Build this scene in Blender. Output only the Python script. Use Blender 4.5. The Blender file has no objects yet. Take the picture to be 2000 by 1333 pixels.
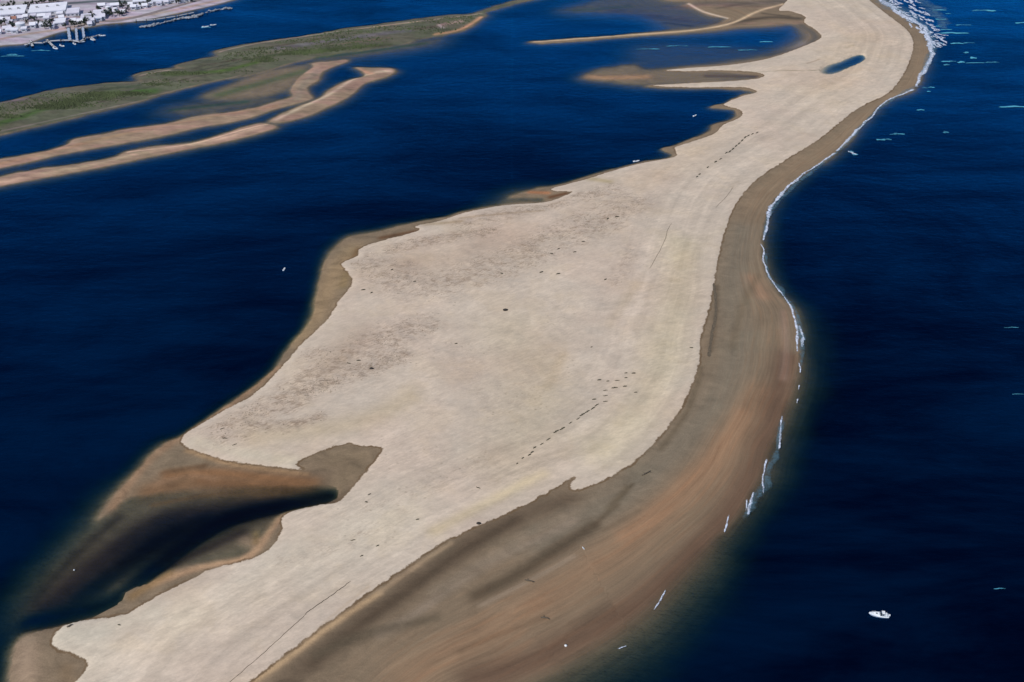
import bpy, bmesh, math, random
import numpy as np
R = math.radians
random.seed(7)
rng = np.random.default_rng(7)

# ------------------------------------------------------------------ camera
S = bpy.context.scene
H = 300.0            # flying height in metres
PITCH = R(36.0)
cam_d = bpy.data.cameras.new('camera')
cam_d.lens = 35.0; cam_d.sensor_width = 36.0
cam_d.clip_start = 1.0; cam_d.clip_end = 90000.0
cam = bpy.data.objects.new('camera', cam_d)
S.collection.objects.link(cam)
cam.location = (0, 0, H)
cam.rotation_euler = (math.pi/2 - PITCH, 0, 0)
S.camera = cam

# ------------------------------------------------------------------ light
SUN_EL, SUN_AZ = R(47), R(232)      # azimuth clockwise from +Y: from behind, to the left
w = bpy.data.worlds.new('World'); S.world = w; w.use_nodes = True
wn = w.node_tree.nodes; wl = w.node_tree.links; wn.clear()
sky = wn.new('ShaderNodeTexSky'); sky.sky_type = 'NISHITA'; sky.sun_disc = False
sky.sun_elevation = SUN_EL; sky.sun_rotation = SUN_AZ
sky.altitude = 300; sky.air_density = 1.0; sky.dust_density = 0.4; sky.ozone_density = 2.0
bg = wn.new('ShaderNodeBackground'); bg.inputs[1].default_value = 0.10
wo = wn.new('ShaderNodeOutputWorld')
wl.new(sky.outputs[0], bg.inputs[0]); wl.new(bg.outputs[0], wo.inputs[0])
sun_d = bpy.data.lights.new('sun', 'SUN'); sun_d.energy = 3.35; sun_d.angle = R(0.5)
sun_d.color = (1.0, 0.94, 0.85)
sun = bpy.data.objects.new('sun', sun_d); S.collection.objects.link(sun)
sun.rotation_euler = (math.pi/2 - SUN_EL, 0, math.pi - SUN_AZ)
S.view_settings.view_transform = 'Standard'; S.view_settings.look = 'None'
S.view_settings.exposure = 0.0; S.view_settings.gamma = 1.0
S.view_settings.use_curve_mapping = False
S.render.engine = 'CYCLES'

# ------------------------------------------------------------------ helpers
F = 35.0/36.0*2000.0
CP, SP = math.cos(PITCH), math.sin(PITCH)
def G(px, py):
    """point of the z=0 plane seen at a spot of the photograph (2000 x 1333)"""
    x = (px-1000.0)/F; y = -(py-666.5)/F
    dz = y*CP - SP; t = H/(-dz)
    return (x*t, t*(CP + y*SP))
def MPP(py):
    y = -(py-666.5)/F
    return H/(SP - y*CP)/F
def W(pts): return np.array([G(*p) for p in pts])
def lin(c):
    c = np.array(c, float)/255.0
    return np.where(c <= 0.04045, c/12.92, ((c+0.055)/1.055)**2.4)
LIGHT = np.array((0.95, 0.99, 1.08))          # how bright a white level surface renders; turns a seen colour into an albedo
def ALB(c): return lin(c)/LIGHT

def smooth(P, n=5, closed=True):
    P = np.asarray(P, float); N = len(P); out = []
    rngi = range(N) if closed else range(N-1)
    for i in rngi:
        if closed: p0, p1, p2, p3 = P[i-1], P[i], P[(i+1) % N], P[(i+2) % N]
        else: p0, p1, p2, p3 = P[max(i-1, 0)], P[i], P[i+1], P[min(i+2, N-1)]
        for k in range(n):
            t = k/n
            out.append(0.5*((2*p1)+(-p0+p2)*t+(2*p0-5*p1+4*p2-p3)*t*t+(-p0+3*p1-3*p2+p3)*t**3))
    if not closed: out.append(P[-1])
    return np.array(out)

def _h(ix, iy, s):
    n = (ix.astype(np.int64)*374761393 + iy.astype(np.int64)*668265263 + s*144269) & 0x7fffffff
    n = ((n ^ (n >> 13))*1274126177) & 0x7fffffff
    n = (n ^ (n >> 16))
    return (n & 0xffff)/65535.0
def vnoise(x, y, s=0):
    ix = np.floor(x).astype(np.int64); iy = np.floor(y).astype(np.int64)
    fx = x-ix; fy = y-iy; fx = fx*fx*(3-2*fx); fy = fy*fy*(3-2*fy)
    a = _h(ix, iy, s); b = _h(ix+1, iy, s); c = _h(ix, iy+1, s); d = _h(ix+1, iy+1, s)
    return (a*(1-fx)+b*fx)*(1-fy)+(c*(1-fx)+d*fx)*fy
def fbm(x, y, s=0, o=4):
    r = 0; a = 0.5; t = 0
    for k in range(o):
        r = r+a*vnoise(x*2**k+17.3*k, y*2**k-9.1*k, s+k*31); t += a; a *= 0.5
    return r/t
def sstep(a, b, x):
    t = np.clip((x-a)/(b-a), 0, 1); return t*t*(3-2*t)

# ------------------------------------------------------------------ grid
def axis(lo, hi, f, far_lo, far_hi, g=1.18):
    v = [lo]
    while v[-1] < hi: v.append(v[-1]+f(v[-1]))
    a = []; d = f(lo)*1.3; x = lo-d
    while x > far_lo: a.append(x); d *= g; x -= d
    a.append(far_lo)
    b = []; d = f(hi)*1.3; x = v[-1]+d
    while x < far_hi: b.append(x); d *= g; x += d
    b.append(far_hi)
    return np.array(a[::-1]+v+b)
xs = axis(-600, 600, lambda v: 1.15, -6000, 6000)
ys = axis(150, 1110, lambda v: 0.75+v*0.0008, -3000, 9000)
NX, NY = len(xs), len(ys)
X, Y = np.meshgrid(xs, ys)
XF, YF = X.ravel(), Y.ravel()

def seg_dist(px, py, L, closed, arc=False):
    """unsigned distance of points to a polyline, inside flag, arc length of the nearest point"""
    n = len(L); best = np.full(px.shape, 1e18); ar = np.zeros(px.shape) if arc else None
    ins = np.zeros(px.shape, bool); acc = 0.0
    for i in range(n if closed else n-1):
        ax, ay = L[i]; bx, by = L[(i+1) % n]
        dx, dy = bx-ax, by-ay; l2 = dx*dx+dy*dy
        if l2 < 1e-9: continue
        t = np.clip(((px-ax)*dx+(py-ay)*dy)/l2, 0, 1)
        d = (px-ax-t*dx)**2+(py-ay-t*dy)**2
        m = d < best
        best = np.where(m, d, best)
        if arc: ar = np.where(m, acc+t*math.sqrt(l2), ar)
        acc += math.sqrt(l2)
        if closed and abs(dy) > 1e-12:
            c = (ay > py) != (by > py)
            ins ^= c & (px < (bx-ax)*(py-ay)/(by-ay)+ax)
    return np.sqrt(best), ins, ar
def sdf(L, closed=True, margin=70.0, arc=False, gx=None, gy=None):
    """signed distance (inside positive) on the grid, exact within the margin of the outline"""
    gx = X if gx is None else gx; gy = Y if gy is None else gy
    cx, cy = gx[0, :], gy[:, 0]
    i0 = max(np.searchsorted(cx, L[:, 0].min()-margin)-1, 0); i1 = min(np.searchsorted(cx, L[:, 0].max()+margin)+1, len(cx))
    j0 = max(np.searchsorted(cy, L[:, 1].min()-margin)-1, 0); j1 = min(np.searchsorted(cy, L[:, 1].max()+margin)+1, len(cy))
    out = np.full(gx.shape, -margin*1.5); ao = np.zeros(gx.shape)
    # small blocks: only the segments that can be nearest are tested
    for a in range(j0, j1, 64):
        for b in range(i0, i1, 64):
            sx = gx[a:min(a+64, j1), b:min(b+64, i1)]; sy = gy[a:min(a+64, j1), b:min(b+64, i1)]
            mx, my = (sx.min()+sx.max())/2, (sy.min()+sy.max())/2
            hr = math.hypot(sx.max()-mx, sy.max()-my)
            A = L; B = np.roll(L, -1, 0)
            if not closed: A = L[:-1]; B = L[1:]
            D = B-A; l2 = (D**2).sum(1)+1e-12
            t = np.clip(((mx-A[:, 0])*D[:, 0]+(my-A[:, 1])*D[:, 1])/l2, 0, 1)
            dc = np.hypot(mx-A[:, 0]-t*D[:, 0], my-A[:, 1]-t*D[:, 1])
            keep = dc <= dc.min()+2*hr+1e-6
            cum = np.concatenate([[0], np.cumsum(np.sqrt(l2))])
            best = np.full(sx.shape, 1e18); ar = np.zeros(sx.shape)
            for k in np.nonzero(keep)[0]:
                tt = np.clip(((sx-A[k, 0])*D[k, 0]+(sy-A[k, 1])*D[k, 1])/l2[k], 0, 1)
                d = (sx-A[k, 0]-tt*D[k, 0])**2+(sy-A[k, 1]-tt*D[k, 1])**2
                m = d < best; best = np.where(m, d, best)
                if arc: ar = np.where(m, cum[k]+tt*math.sqrt(l2[k]), ar)
            d = np.sqrt(best)
            if closed:
                ins = np.zeros(sx.shape, bool)
                lo, hi = sy.min(), sy.max()
                for k in np.nonzero((np.minimum(A[:, 1], B[:, 1]) <= hi) & (np.maximum(A[:, 1], B[:, 1]) >= lo))[0]:
                    ay, by = A[k, 1], B[k, 1]
                    if ay == by: continue
                    c = (ay > sy) != (by > sy)
                    ins ^= c & (sx < (B[k, 0]-A[k, 0])*(sy-ay)/(by-ay)+A[k, 0])
                d = np.where(ins, d, -d)
            out[a:a+sx.shape[0], b:b+sx.shape[1]] = d
            ao[a:a+sx.shape[0], b:b+sx.shape[1]] = ar
    return (out, ao) if arc else out
def strk(pts, rpx):
    """soft 0..1 weight round a line of the ground; rpx its half width as seen in the photograph"""
    P = W(pts); r = rpx*np.mean([MPP(p[1]) for p in pts])
    L = smooth(P, 4, False) if len(P) > 2 else (P if len(P) > 1 else np.vstack([P, P+0.01]))
    d = -sdf(L, closed=False, margin=r*3)   # open line: distances come out positive, untouched cells negative
    d = np.where(d > 0, 1e6, -d)
    return np.exp(-(d/r)**2)

# ------------------------------------------------------------------ outlines of the place (traced from the photograph, laid on the ground)
main = [(1290,-60),(1296,-10),(1305,1),(1343,4),(1339,12),(1355,16),(1370,24),(1390,32),(1420,36),(1400,48),(1365,57),(1300,62),(1200,70),(1140,74),(1060,80),(1034,82),
 (1060,84.5),(1140,80),(1200,74),(1310,66),(1400,58),(1440,53),(1500,50),(1540,46),(1562,52),(1575,62),(1580,76),(1560,92),(1500,114),(1420,127),(1350,132),(1295,138),
 (1350,141.5),(1400,140),(1430,143),(1475,148),(1481,150),(1470,154),(1420,158),(1350,162),(1262,168.5),(1340,172),(1420,173.5),(1462,178),(1476,181),(1450,187),(1415,202),(1388,210),
 (1425,213),(1440,221),(1432,232),(1395,245),(1385,258),(1350,272),(1320,284),(1293,291),(1303,298),(1312,305),(1290,311),(1250,318),(1210,328),(1150,345),(1105,358),(1060,367),(1020,377),
 (1000,385),(1030,384),(1062,388),(1060,394),(1010,398),(960,404),(915,411),(870,425),(800,437),(750,450),(700,459),(672,469),(650,490),(635,515),(625,545),(620,575),(611,610),(604,632),
 (575,665),(552,697),(535,720),(500,752),(450,789),(400,823),(350,855),(318,870),(280,908),(240,950),(195,1010),(215,1000),(245,975),(300,962),(420,948),(560,948),(620,948),(648,962),(640,974),(580,988),(552,1002),
 (535,1030),(508,1055),(480,1048),(470,1060),(494,1072),(470,1090),(420,1100),(350,1112),(300,1126),(240,1148),(222,1172),(180,1195),(120,1212),(60,1228),(38,1248),(24,1280),(20,1340),(22,1420),(60,1600),
 (760,1600),(860,1400),(1000,1338),(1100,1288),(1180,1240),(1260,1180),(1330,1110),(1385,1055),(1418,1025),(1455,975),(1478,930),(1490,880),(1515,835),(1528,800),(1545,760),(1556,720),(1558,680),(1556,640),
 (1546,606),(1530,585),(1508,560),(1494,530),(1487,490),(1491,440),(1500,410),(1515,385),(1540,362),(1575,334),(1615,310),(1652,280),(1684,242),(1710,212),(1735,195),(1780,176),(1797,150),(1808,125),
 (1812,90),(1800,62),(1775,42),(1745,18),(1715,-10),(1680,-40),(1600,-75),(1300,-90)]
dry = [(1510,-75),(1540,-20),(1535,5),(1520,22),(1542,24),(1572,34),(1570,45),(1590,58),(1604,74),(1572,90),(1500,115),(1420,128),(1350,133),(1300,138),(1350,140),(1400,138),(1460,141),(1490,146),(1484,153),
 (1430,159),(1350,163),(1270,168),(1340,171),(1400,171),(1455,172),(1478,180),(1445,190),(1412,205),(1444,215),(1448,228),(1412,245),(1395,262),(1350,278),(1318,289),(1322,304),(1300,311),(1250,320),(1200,333),
 (1150,349),(1105,361),(1076,370),(1086,375),(1117,377),(1092,388),(1060,396),(1000,400),(950,407),(900,418),(860,432),(812,443),(819,450),(800,458),(730,477),(703,489),(697,503),(668,517),(684,541),(686,560),
 (662,590),(643,622),(620,645),(590,672),(560,707),(500,768),(440,801),(380,836),(360,850),(355,866),(378,882),(430,899),(500,910),(590,919),(577,909),(610,890),(680,868),(692,872),(735,875),(746,882),(730,905),
 (694,948),(662,980),(610,988),(570,997),(551,1015),(550,1040),(530,1070),(490,1093),(420,1110),(380,1129),(320,1160),(260,1195),(220,1207),(150,1213),(128,1221),(106,1240),(103,1256),(115,1270),(162,1288),
 (173,1305),(150,1333),(110,1390),(90,1560),(300,1560),(440,1380),(500,1326),(560,1280),(640,1220),(720,1161),(800,1105),(870,1060),(935,1030),(1000,1001),(1060,970),(1090,952),(1118,934),(1124,938),(1112,953),
 (1128,960),(1180,941),(1230,911),(1268,877),(1300,842),(1322,812),(1340,780),(1356,740),(1367,700),(1367,668),(1378,628),(1387,598),(1394,560),(1400,520),(1406,490),(1417,450),(1432,410),(1452,380),(1480,351),
 (1540,311),(1600,274),(1640,241),(1680,211),(1730,186),(1752,165),(1770,136),(1781,105),(1783,80),(1768,57),(1730,28),(1700,4),(1660,-28),(1590,-65)]
pool = [(1601,139),(1611,129),(1640,120),(1665,110),(1682,107),(1692,112),(1686,121),(1660,133),(1635,144),(1614,147)]
bar_low = [(-240,410),(-120,380),(0,346),(62,333),(175,317),(225,307),(250,296),(300,287),(370,280),(437,262),(490,245),(515,241),(538,249),(500,262),(440,277),(360,293),(280,309),(180,330),(90,347),(0,364),(-120,392),(-240,425)]
bar_hook = [(527,236),(575,212),(625,192),(650,172),(690,155),(711,150),(710,140),(694,132),(725,133),(762,134),(769,141),(750,151),(712,163),(680,190),(637,210),(600,227),(550,239)]
bar_mid = [(-240,360),(-120,338),(0,312),(87,297),(132,282),(147,272),(212,261),(250,252),(325,242),(375,229),(437,221),(500,211),(537,200),(573,189),(567,175),(587,150),(612,131),(610,124),(650,120),(675,117),(678,121),
 (650,131),(626,143),(622,156),(598,173),(610,192),(575,203),(525,217),(475,234),(400,247),(300,269),(200,287),(125,301),(0,329),(-120,355),(-240,380)]
marsh = [(-260,255),(-100,222),(0,201),(25,196),(50,190),(112,175),(200,164),(275,160),(264,152),(270,145),(312,136),(362,134),(345,129),(387,117),(425,111),(425,100),(487,86),(550,77),(625,65),(675,56),(737,49),(800,40),
 (875,31),(925,27.5),(950,19),(1000,4),(1060,-10),(1060,-7),(1000,8.5),(948,24),(946,33),(912,55),(875,67),(825,75),(782,87),(725,96),(650,106),(575,121),(500,144),(425,157),(350,175),(275,197),(200,216),(100,240),(0,263),(-100,292),(-260,330)]
town = [(-700,190),(-300,140),(-60,98),(0,89),(50,85),(87,72),(130,60),(205,47),(270,41),(350,25),(437,5),(520,-22),(700,-70),(900,-115),(200,-125),(-900,-110)]
P_main = smooth(W(main), 4); P_dry = smooth(W(dry), 4)
lands = [(P_main), smooth(W(pool), 4)] 
print('grid', NX, NY)
s_main = sdf(P_main, margin=110)
s_dry, arc = sdf(P_dry, margin=110, arc=True)
s_e, e_arc = sdf(smooth(W([(300,1700),(440,1420),(500,1326),(560,1280),(640,1220),(720,1161),(800,1105),(870,1060),(935,1030),(1000,1001),(1060,975),(1120,958),(1180,941),(1230,911),(1268,877),(1300,842),(1322,812),(1340,780),(1356,740),(1367,700),(1369,668),(1378,628),(1387,598),(1394,560),(1400,520),(1406,490),(1417,450),(1432,410),(1452,380),(1480,351),(1540,311),(1600,274),(1640,241),(1680,211),(1730,186),(1752,165),(1770,136),(1781,105),(1783,80),(1768,57),(1730,28),(1690,0),(1600,-60)]), 4, False), closed=False, margin=100, arc=True)
s_e = np.where(s_e > 0, s_e, 150.0)
s_pool = sdf(smooth(W(pool), 4), margin=20)
s_low, s_hook, s_mid = [sdf(smooth(W(p), 4), margin=40) for p in (bar_low, bar_hook, bar_mid)]
s_marsh = sdf(smooth(W(marsh), 4), margin=60)
s_town = sdf(smooth(W(town), 4), margin=60)
east = [p for p in main if p[0] > 700 and (p[1] > 900 or p[0] > 1480)]
wob = (fbm(X/9, Y/9, 3, 3)-0.5)*3.0*np.clip(0.5+np.abs(Y)/700, 0, 2) + (fbm(X/2.2, Y/2.6, 5, 2)-0.5)*1.0

# ------------------------------------------------------------------ sea bed slope, taken from how fast the shallows darken
slp = [((1560,650),.20),((1490,480),.22),((1520,380),.25),((1650,270),.25),((1800,120),.22),((1750,10),.10),((1540,780),.15),((1490,900),.11),((1440,1000),.18),((1330,1110),.075),((1200,1230),.065),((1050,1320),.07),
 ((1400,200),.35),((1300,290),.45),((1150,345),.35),((1000,385),.22),((900,415),.35),((700,460),.25),((620,560),.45),((550,700),.5),((400,820),.5),((280,910),.3),((205,1000),.25),((40,1240),.40),((20,1330),.40),((30,1400),.40),((160,1080),.25),
 ((640,965),.20),((400,948),.045),((520,1050),.14),((400,1100),.14),((240,1150),.20),((120,1212),.22),((1150,75),.25),((1450,55),.08),((1560,80),.05),((1450,120),.06),((1350,150),.10),((1300,5),.05),
 ((200,320),.25),((650,200),.20),((700,140),.25),((300,250),.20),((590,160),.20),((600,110),.12),((800,80),.16),((300,190),.20),((200,160),.25),((600,65),.3),((130,60),.15),((300,35),.15)]
num = 0; den = 1e-9
for (p, v) in slp:
    g = G(*p); wgt = 1.0/(((X-g[0])**2+(Y-g[1])**2)+60)**1.6*1e4
    num = num+wgt*v; den = den+wgt
slope = num/den
s_land = np.maximum.reduce([s_main, s_low, s_hook, s_mid, s_marsh, s_town]) + wob*np.clip(slope/0.15, 0.35, 1.0)*0.7
s_land = np.minimum(s_land, -s_pool)
DEEP = -16.0
base = np.where(s_land > 0, 0.045*np.minimum(s_land, 16), -slope*np.abs(s_land)*(1+0.03*np.abs(s_land)))
base = np.maximum(base, DEEP)
# shoals (outline, depth of their top in metres, slope of the sides)
shoals = [
 ([(250,968),(430,952),(600,948),(640,962),(560,978),(440,990),(330,1010),(260,1050),(200,1110),(110,1175),(62,1198),(66,1170),(115,1105),(170,1045),(215,995)], -0.42, .11),
 ([(240,1155),(300,1120),(380,1075),(440,1045),(520,1005),(552,1004),(540,1035),(490,1065),(470,1090),(400,1102),(300,1128)], -0.30, .10),
 ([(400,188),(450,165),(520,140),(600,128),(592,150),(570,172),(520,188),(450,196)], -0.08, .10),
 ([(330,216),(380,203),(480,196),(540,192),(480,210),(380,224)], -0.5, .06),
 ([(590,118),(680,104),(800,84),(860,76),(830,90),(720,108),(660,114)], -0.45, .07),
 ([(1104,23),(1140,8),(1200,-6),(1260,-20),(1330,-20),(1350,10),(1410,37),(1360,57),(1310,58),(1290,46),(1250,32),(1180,26)], -0.60, .06),
 ([(1141,150),(1160,139),(1200,131),(1240,127),(1262,136),(1330,136),(1480,149),(1380,160),(1260,167),(1200,161),(1150,157)], -0.12, .12),
 ([(1240,118),(1250,92),(1320,88),(1420,92),(1500,96),(1580,70),(1560,90),(1500,110),(1400,124),(1300,134),(1250,130)], -1.15, .05),
 ([(985,395),(1000,384),(1035,376),(1060,380),(1062,390),(1030,396)], -0.5, .10),
 ([(1555,600),(1580,640),(1585,700),(1570,760),(1550,740),(1540,640)], -1.9, .10),
]
hgt = base.copy()
for pts, top, k in shoals:
    s_ = sdf(smooth(W(pts), 4), margin=95)+wob*0.8
    hs = top+np.minimum(0, s_*k*(1+.035*np.abs(s_)))-0.25*np.clip(1-s_*0.2, 0, 1)
    e = 0.35; m = np.maximum(hgt, hs)
    hgt = np.where(s_land > 0.0, hgt, m+e*0.5*np.exp(-np.abs(hgt-hs)/e)*np.where(m < -0.5, 1, 0))
def channel(pts, rpx, depth):
    global hgt
    k = strk(pts, rpx); hgt = np.where(s_main > 2.5, hgt, hgt-depth*k)
channel([(645,968),(560,985),(450,1010),(380,1050),(300,1110),(215,1175),(120,1205),(60,1215)], 17, 2.6)
channel([(400,1010),(330,1040),(240,1100),(150,1170)], 12, 0.7)
hgt = np.where(s_pool > -0.5, np.minimum(hgt, -np.interp(X, [G(1603,139)[0], G(1650,125)[0], G(1690,110)[0]], [.10, .42, .60])*np.maximum(s_pool, -0.5)), hgt)
# hollow in the upper beach with dark standing water
# upper, dry ground: a low lip, then swells and hummocks
up = np.clip(s_dry, 0, None)
lip = 0.30*sstep(-0.4, 1.4, s_dry)
dune = sstep(2, 26, up)
veg = np.zeros_like(X)
for pts, r_, k in [([(770,490),(860,470),(960,455)],26,.68),([(760,560),(840,556),(900,552)],22,.7),([(720,530),(800,520)],22,.55),([(920,440),(1050,410),(1180,380)],26,.55),([(1000,500),(1100,480),(1200,440)],45,.5),
                   ([(560,800),(600,770),(690,735),(780,700)],34,.7),([(480,830),(560,838),(620,820)],22,.72),([(600,700),(690,690),(780,660)],40,.45),([(440,845),(470,850)],14,.6),([(1230,500),(1200,560)],28,.35),
                   ([(720,520),(820,560),(980,520),(1150,440),(1230,400)],70,.52), ([(450,840),(560,780),(680,700),(820,640)],60,.55), ([(900,440),(1050,400),(1200,370)],30,.5),
                   ([(650,880),(800,900),(900,850)],60,.16),([(700,1000),(820,960),(950,900)],50,.28),([(560,1100),(680,1060),(780,1010)],36,.30),([(900,700),(1000,800),(1050,720)],90,.26),([(1100,620),(1060,740)],60,.22),([(380,1145),(470,1130)],16,.22)]:
    veg = np.maximum(veg, k*strk(pts, r_))
veg *= sstep(0.5, 5, up)
n1 = fbm(X/22, Y/26, 11, 4)-0.5; n2 = fbm(X/5.0, Y/3.4, 12, 3)-0.5; n3 = fbm(X/2.0, Y/1.7, 13, 2)-0.5
hgt = hgt+np.where(s_land > 0, lip+dune*(0.5+n1*1.6)+sstep(1, 6, up)*n2*0.10+veg*(n2*1.1+n3*0.9+0.3), 0)
s_bars = np.maximum.reduce([s_low, s_hook, s_mid])
hgt = hgt+sstep(0, 8, s_bars)*(0.4+n2*0.7)+sstep(1, 12, s_marsh)*(0.5+n2*1.2+n3*0.5)+sstep(0, 15, s_town)*(0.9+n1*0.3)
# beach ridges and runnels of the wide wet beach
bw = sstep(1, 10, -s_dry)*sstep(0, 8, s_main)
dsh = np.maximum(s_main, 0); dd = np.maximum(-s_dry, 0)
u = dd/(dd+dsh+0.3)
u = np.where((s_dry < 0) & (s_main > 0), u, np.where(s_dry >= 0, 0, 1+np.clip(-s_main, 0, 60)/40))
hgt = hgt+bw*(fbm(u*14, arc/45, 21, 3)-0.5)*0.35

# ------------------------------------------------------------------ sediment colours
def field(basec, strokes):
    C_ = np.empty(X.shape+(3,)); C_[:] = ALB(basec)
    for c, pts, r_, k in strokes:
        w_ = (k*strk(pts, r_))[..., None]; C_ = C_*(1-w_)+ALB(c)*w_
    return C_
wetc = field((128,112,94), [
 ((124,114,100), [(1450,450),(1430,560),(1440,680),(1390,800),(1290,910),(1180,990),(1060,1060)], 38, .9),
 ((136,118,98), [(1470,400),(1530,340),(1620,285),(1700,220),(1780,150),(1800,90)], 18, .9),
 ((156,126,104), [(1470,545),(1490,580)], 16, .7),
 ((140,115,93), [(1490,770),(1430,870),(1340,970),(1230,1060),(1100,1150),(950,1240),(800,1320)], 42, .95),
 ((152,121,96), [(1450,810),(1390,900),(1300,985),(1220,1050)], 18, .8),
 ((98,76,62), [(1535,700),(1515,800),(1465,930),(1375,1060),(1240,1180),(1080,1275),(930,1330)], 36, .85),
 ((98,84,70), [(1110,980),(1010,1012),(900,1075),(790,1155),(700,1220),(600,1300),(560,1340)], 30, .9), ((82,69,56), [(1010,1018),(900,1082),(790,1162),(700,1228),(610,1300)], 14, .85),
 ((86,74,58), [(1236,948),(1222,962),(1205,980)], 4, .8), ((92,78,62), [(1205,990),(1180,1010),(1160,1030)], 7, .7), ((96,84,66), [(1370,720),(1345,800),(1290,880)], 6, .5), ((150,134,118), [(1120,1090),(1010,1150),(940,1185)], 6, .6), ((104,90,74), [(1250,1000),(1180,1040)], 5, .5),
 ((84,70,54), [(1400,560),(1398,620),(1388,690)], 5, .6), ((112,98,80), [(1480,540),(1450,600),(1430,680)], 10, .6), ((142,118,106), [(1530,610),(1535,680),(1530,740)], 9, .5), ((90,72,56), [(1060,1210),(980,1240),(900,1275)], 8, .4),
 ((138,124,110), [(1120,1020),(1040,1058),(960,1098),(880,1150),(800,1210),(740,1240)], 12, .75),
 ((104,92,76), [(1225,955),(1190,995)], 9, .9),
 ((84,72,58), [(1160,1030),(1080,1080),(1010,1125),(930,1165)], 17, .9),
 ((132,118,102), [(1120,1000),(1020,1060),(930,1110),(850,1160)], 15, .8),
 ((90,80,66), [(620,1280),(720,1240),(850,1210)], 14, .7),
 ((176,150,120), [(480,1345),(560,1290),(650,1222),(740,1162)], 8, 1.0), ((160,138,114), [(740,1160),(820,1104),(880,1064)], 6, .8),
 ((150,128,100), [(690,490),(650,540),(625,600),(580,665)], 26, .8),
 ((110,84,56), [(700,490),(690,510)], 9, .8), ((132,112,80), [(680,530),(670,560)], 12, .7), ((98,72,50), [(745,466),(810,454)], 8, 1.0),
 ((150,122,98), [(540,720),(450,792),(340,862),(280,910),(220,990)], 12, .9),
 ((160,132,102), [(365,882),(450,908),(600,928)], 6, 1.0),
 ((74,58,50), [(640,965),(560,975),(440,1000),(330,1040),(220,1100),(110,1170)], 60, .9), ((58,48,50), [(560,975),(450,1000),(330,1010),(240,1060),(170,1120),(90,1185)], 34, 1.0), ((66,54,52), [(470,1040),(380,1080),(300,1115)], 18, .9), ((72,62,56), [(230,1010),(150,1080),(80,1160)], 16, .9),
 ((132,100,74), [(300,985),(420,965),(560,965),(620,965)], 7, .8),
 ((138,100,68), [(330,930),(420,925),(520,935),(610,945)], 16, .85), ((116,80,52), [(390,940),(520,948),(610,955)], 9, .7), ((86,70,56), [(620,955),(650,975)], 12, .8), ((118,88,62), [(290,960),(380,945),(480,950),(600,955)], 26, .8), ((150,118,92), [(300,948),(370,930),(420,938)], 7, .5),
 ((104,78,56), [(320,925),(400,912)], 7, .8),
 ((128,112,92), [(660,900),(700,900),(660,950)], 34, .9),
 ((176,144,116), [(610,992),(560,1000),(530,1030),(490,1085),(400,1106),(300,1140)], 9, .9),
 ((140,112,76), [(330,1120),(260,1165)], 12, .7), ((148,122,88), [(500,1040),(500,1060)], 7, .8),
 ((152,132,114), [(50,1260),(50,1400)], 26, .9), ((122,104,84), [(130,1310),(140,1380)], 16, 1.0),
 ((170,118,84), [(1035,376),(1070,378)], 6, 1.0), ((104,72,48), [(1075,386),(1105,380)], 6, 1.0),
 ((74,66,58), [(1350,50),(1300,44)], 6, .8), ((84,80,62), [(1200,28),(1290,30)], 7, .6), ((80,70,60), [(1490,28),(1540,34)], 5, .8), ((80,72,64), [(1380,150),(1470,150)], 5, .8), ((88,84,82), [(1565,50),(1592,72),(1570,90),(1500,108)], 9, .9), ((82,72,62), [(1430,46),(1500,36),(1560,38)], 9, 1.0), ((104,94,86), [(1360,8),(1480,8),(1540,2)], 16, 1.0), ((90,80,72), [(1400,18),(1460,8)], 5, .7), ((128,114,104), [(1440,0),(1500,10)], 4, .6),
 ((112,96,84), [(1240,30),(1330,40),(1400,45)], 12, .9), ((110,106,66), [(1120,20),(1230,12)], 9, .9),
 ((200,176,148), [(1045,82),(1200,71),(1350,60),(1430,46),(1480,24),(1530,10)], 4, 1.0), ((198,180,164), [(1345,8),(1375,24),(1420,36)], 3.5, 1.0),
 ((176,136,104), [(1150,150),(1200,152),(1260,150)], 12, 1.0), ((100,84,74), [(1380,148),(1478,149)], 6, 1.0), ((130,120,120), [(1250,110),(1400,112),(1560,85)], 18, .8),
])
islc = field((150,130,112), [
 ((196,178,156), [(540,235),(600,205),(650,182),(700,150),(760,140)], 6, .9), ((196,150,128), [(700,137),(725,145)], 6, .9),
 ((178,158,134), [(0,358),(180,323),(280,300),(420,275),(510,250)], 7, .9), ((208,186,156), [(250,298),(370,283),(470,256),(520,244)], 3.0, .9),
 ((158,132,106), [(0,322),(120,293),(250,262),(400,232),(540,208)], 7, .8), ((140,128,114), [(580,195),(590,170),(620,140)], 10, .8),
])
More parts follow.
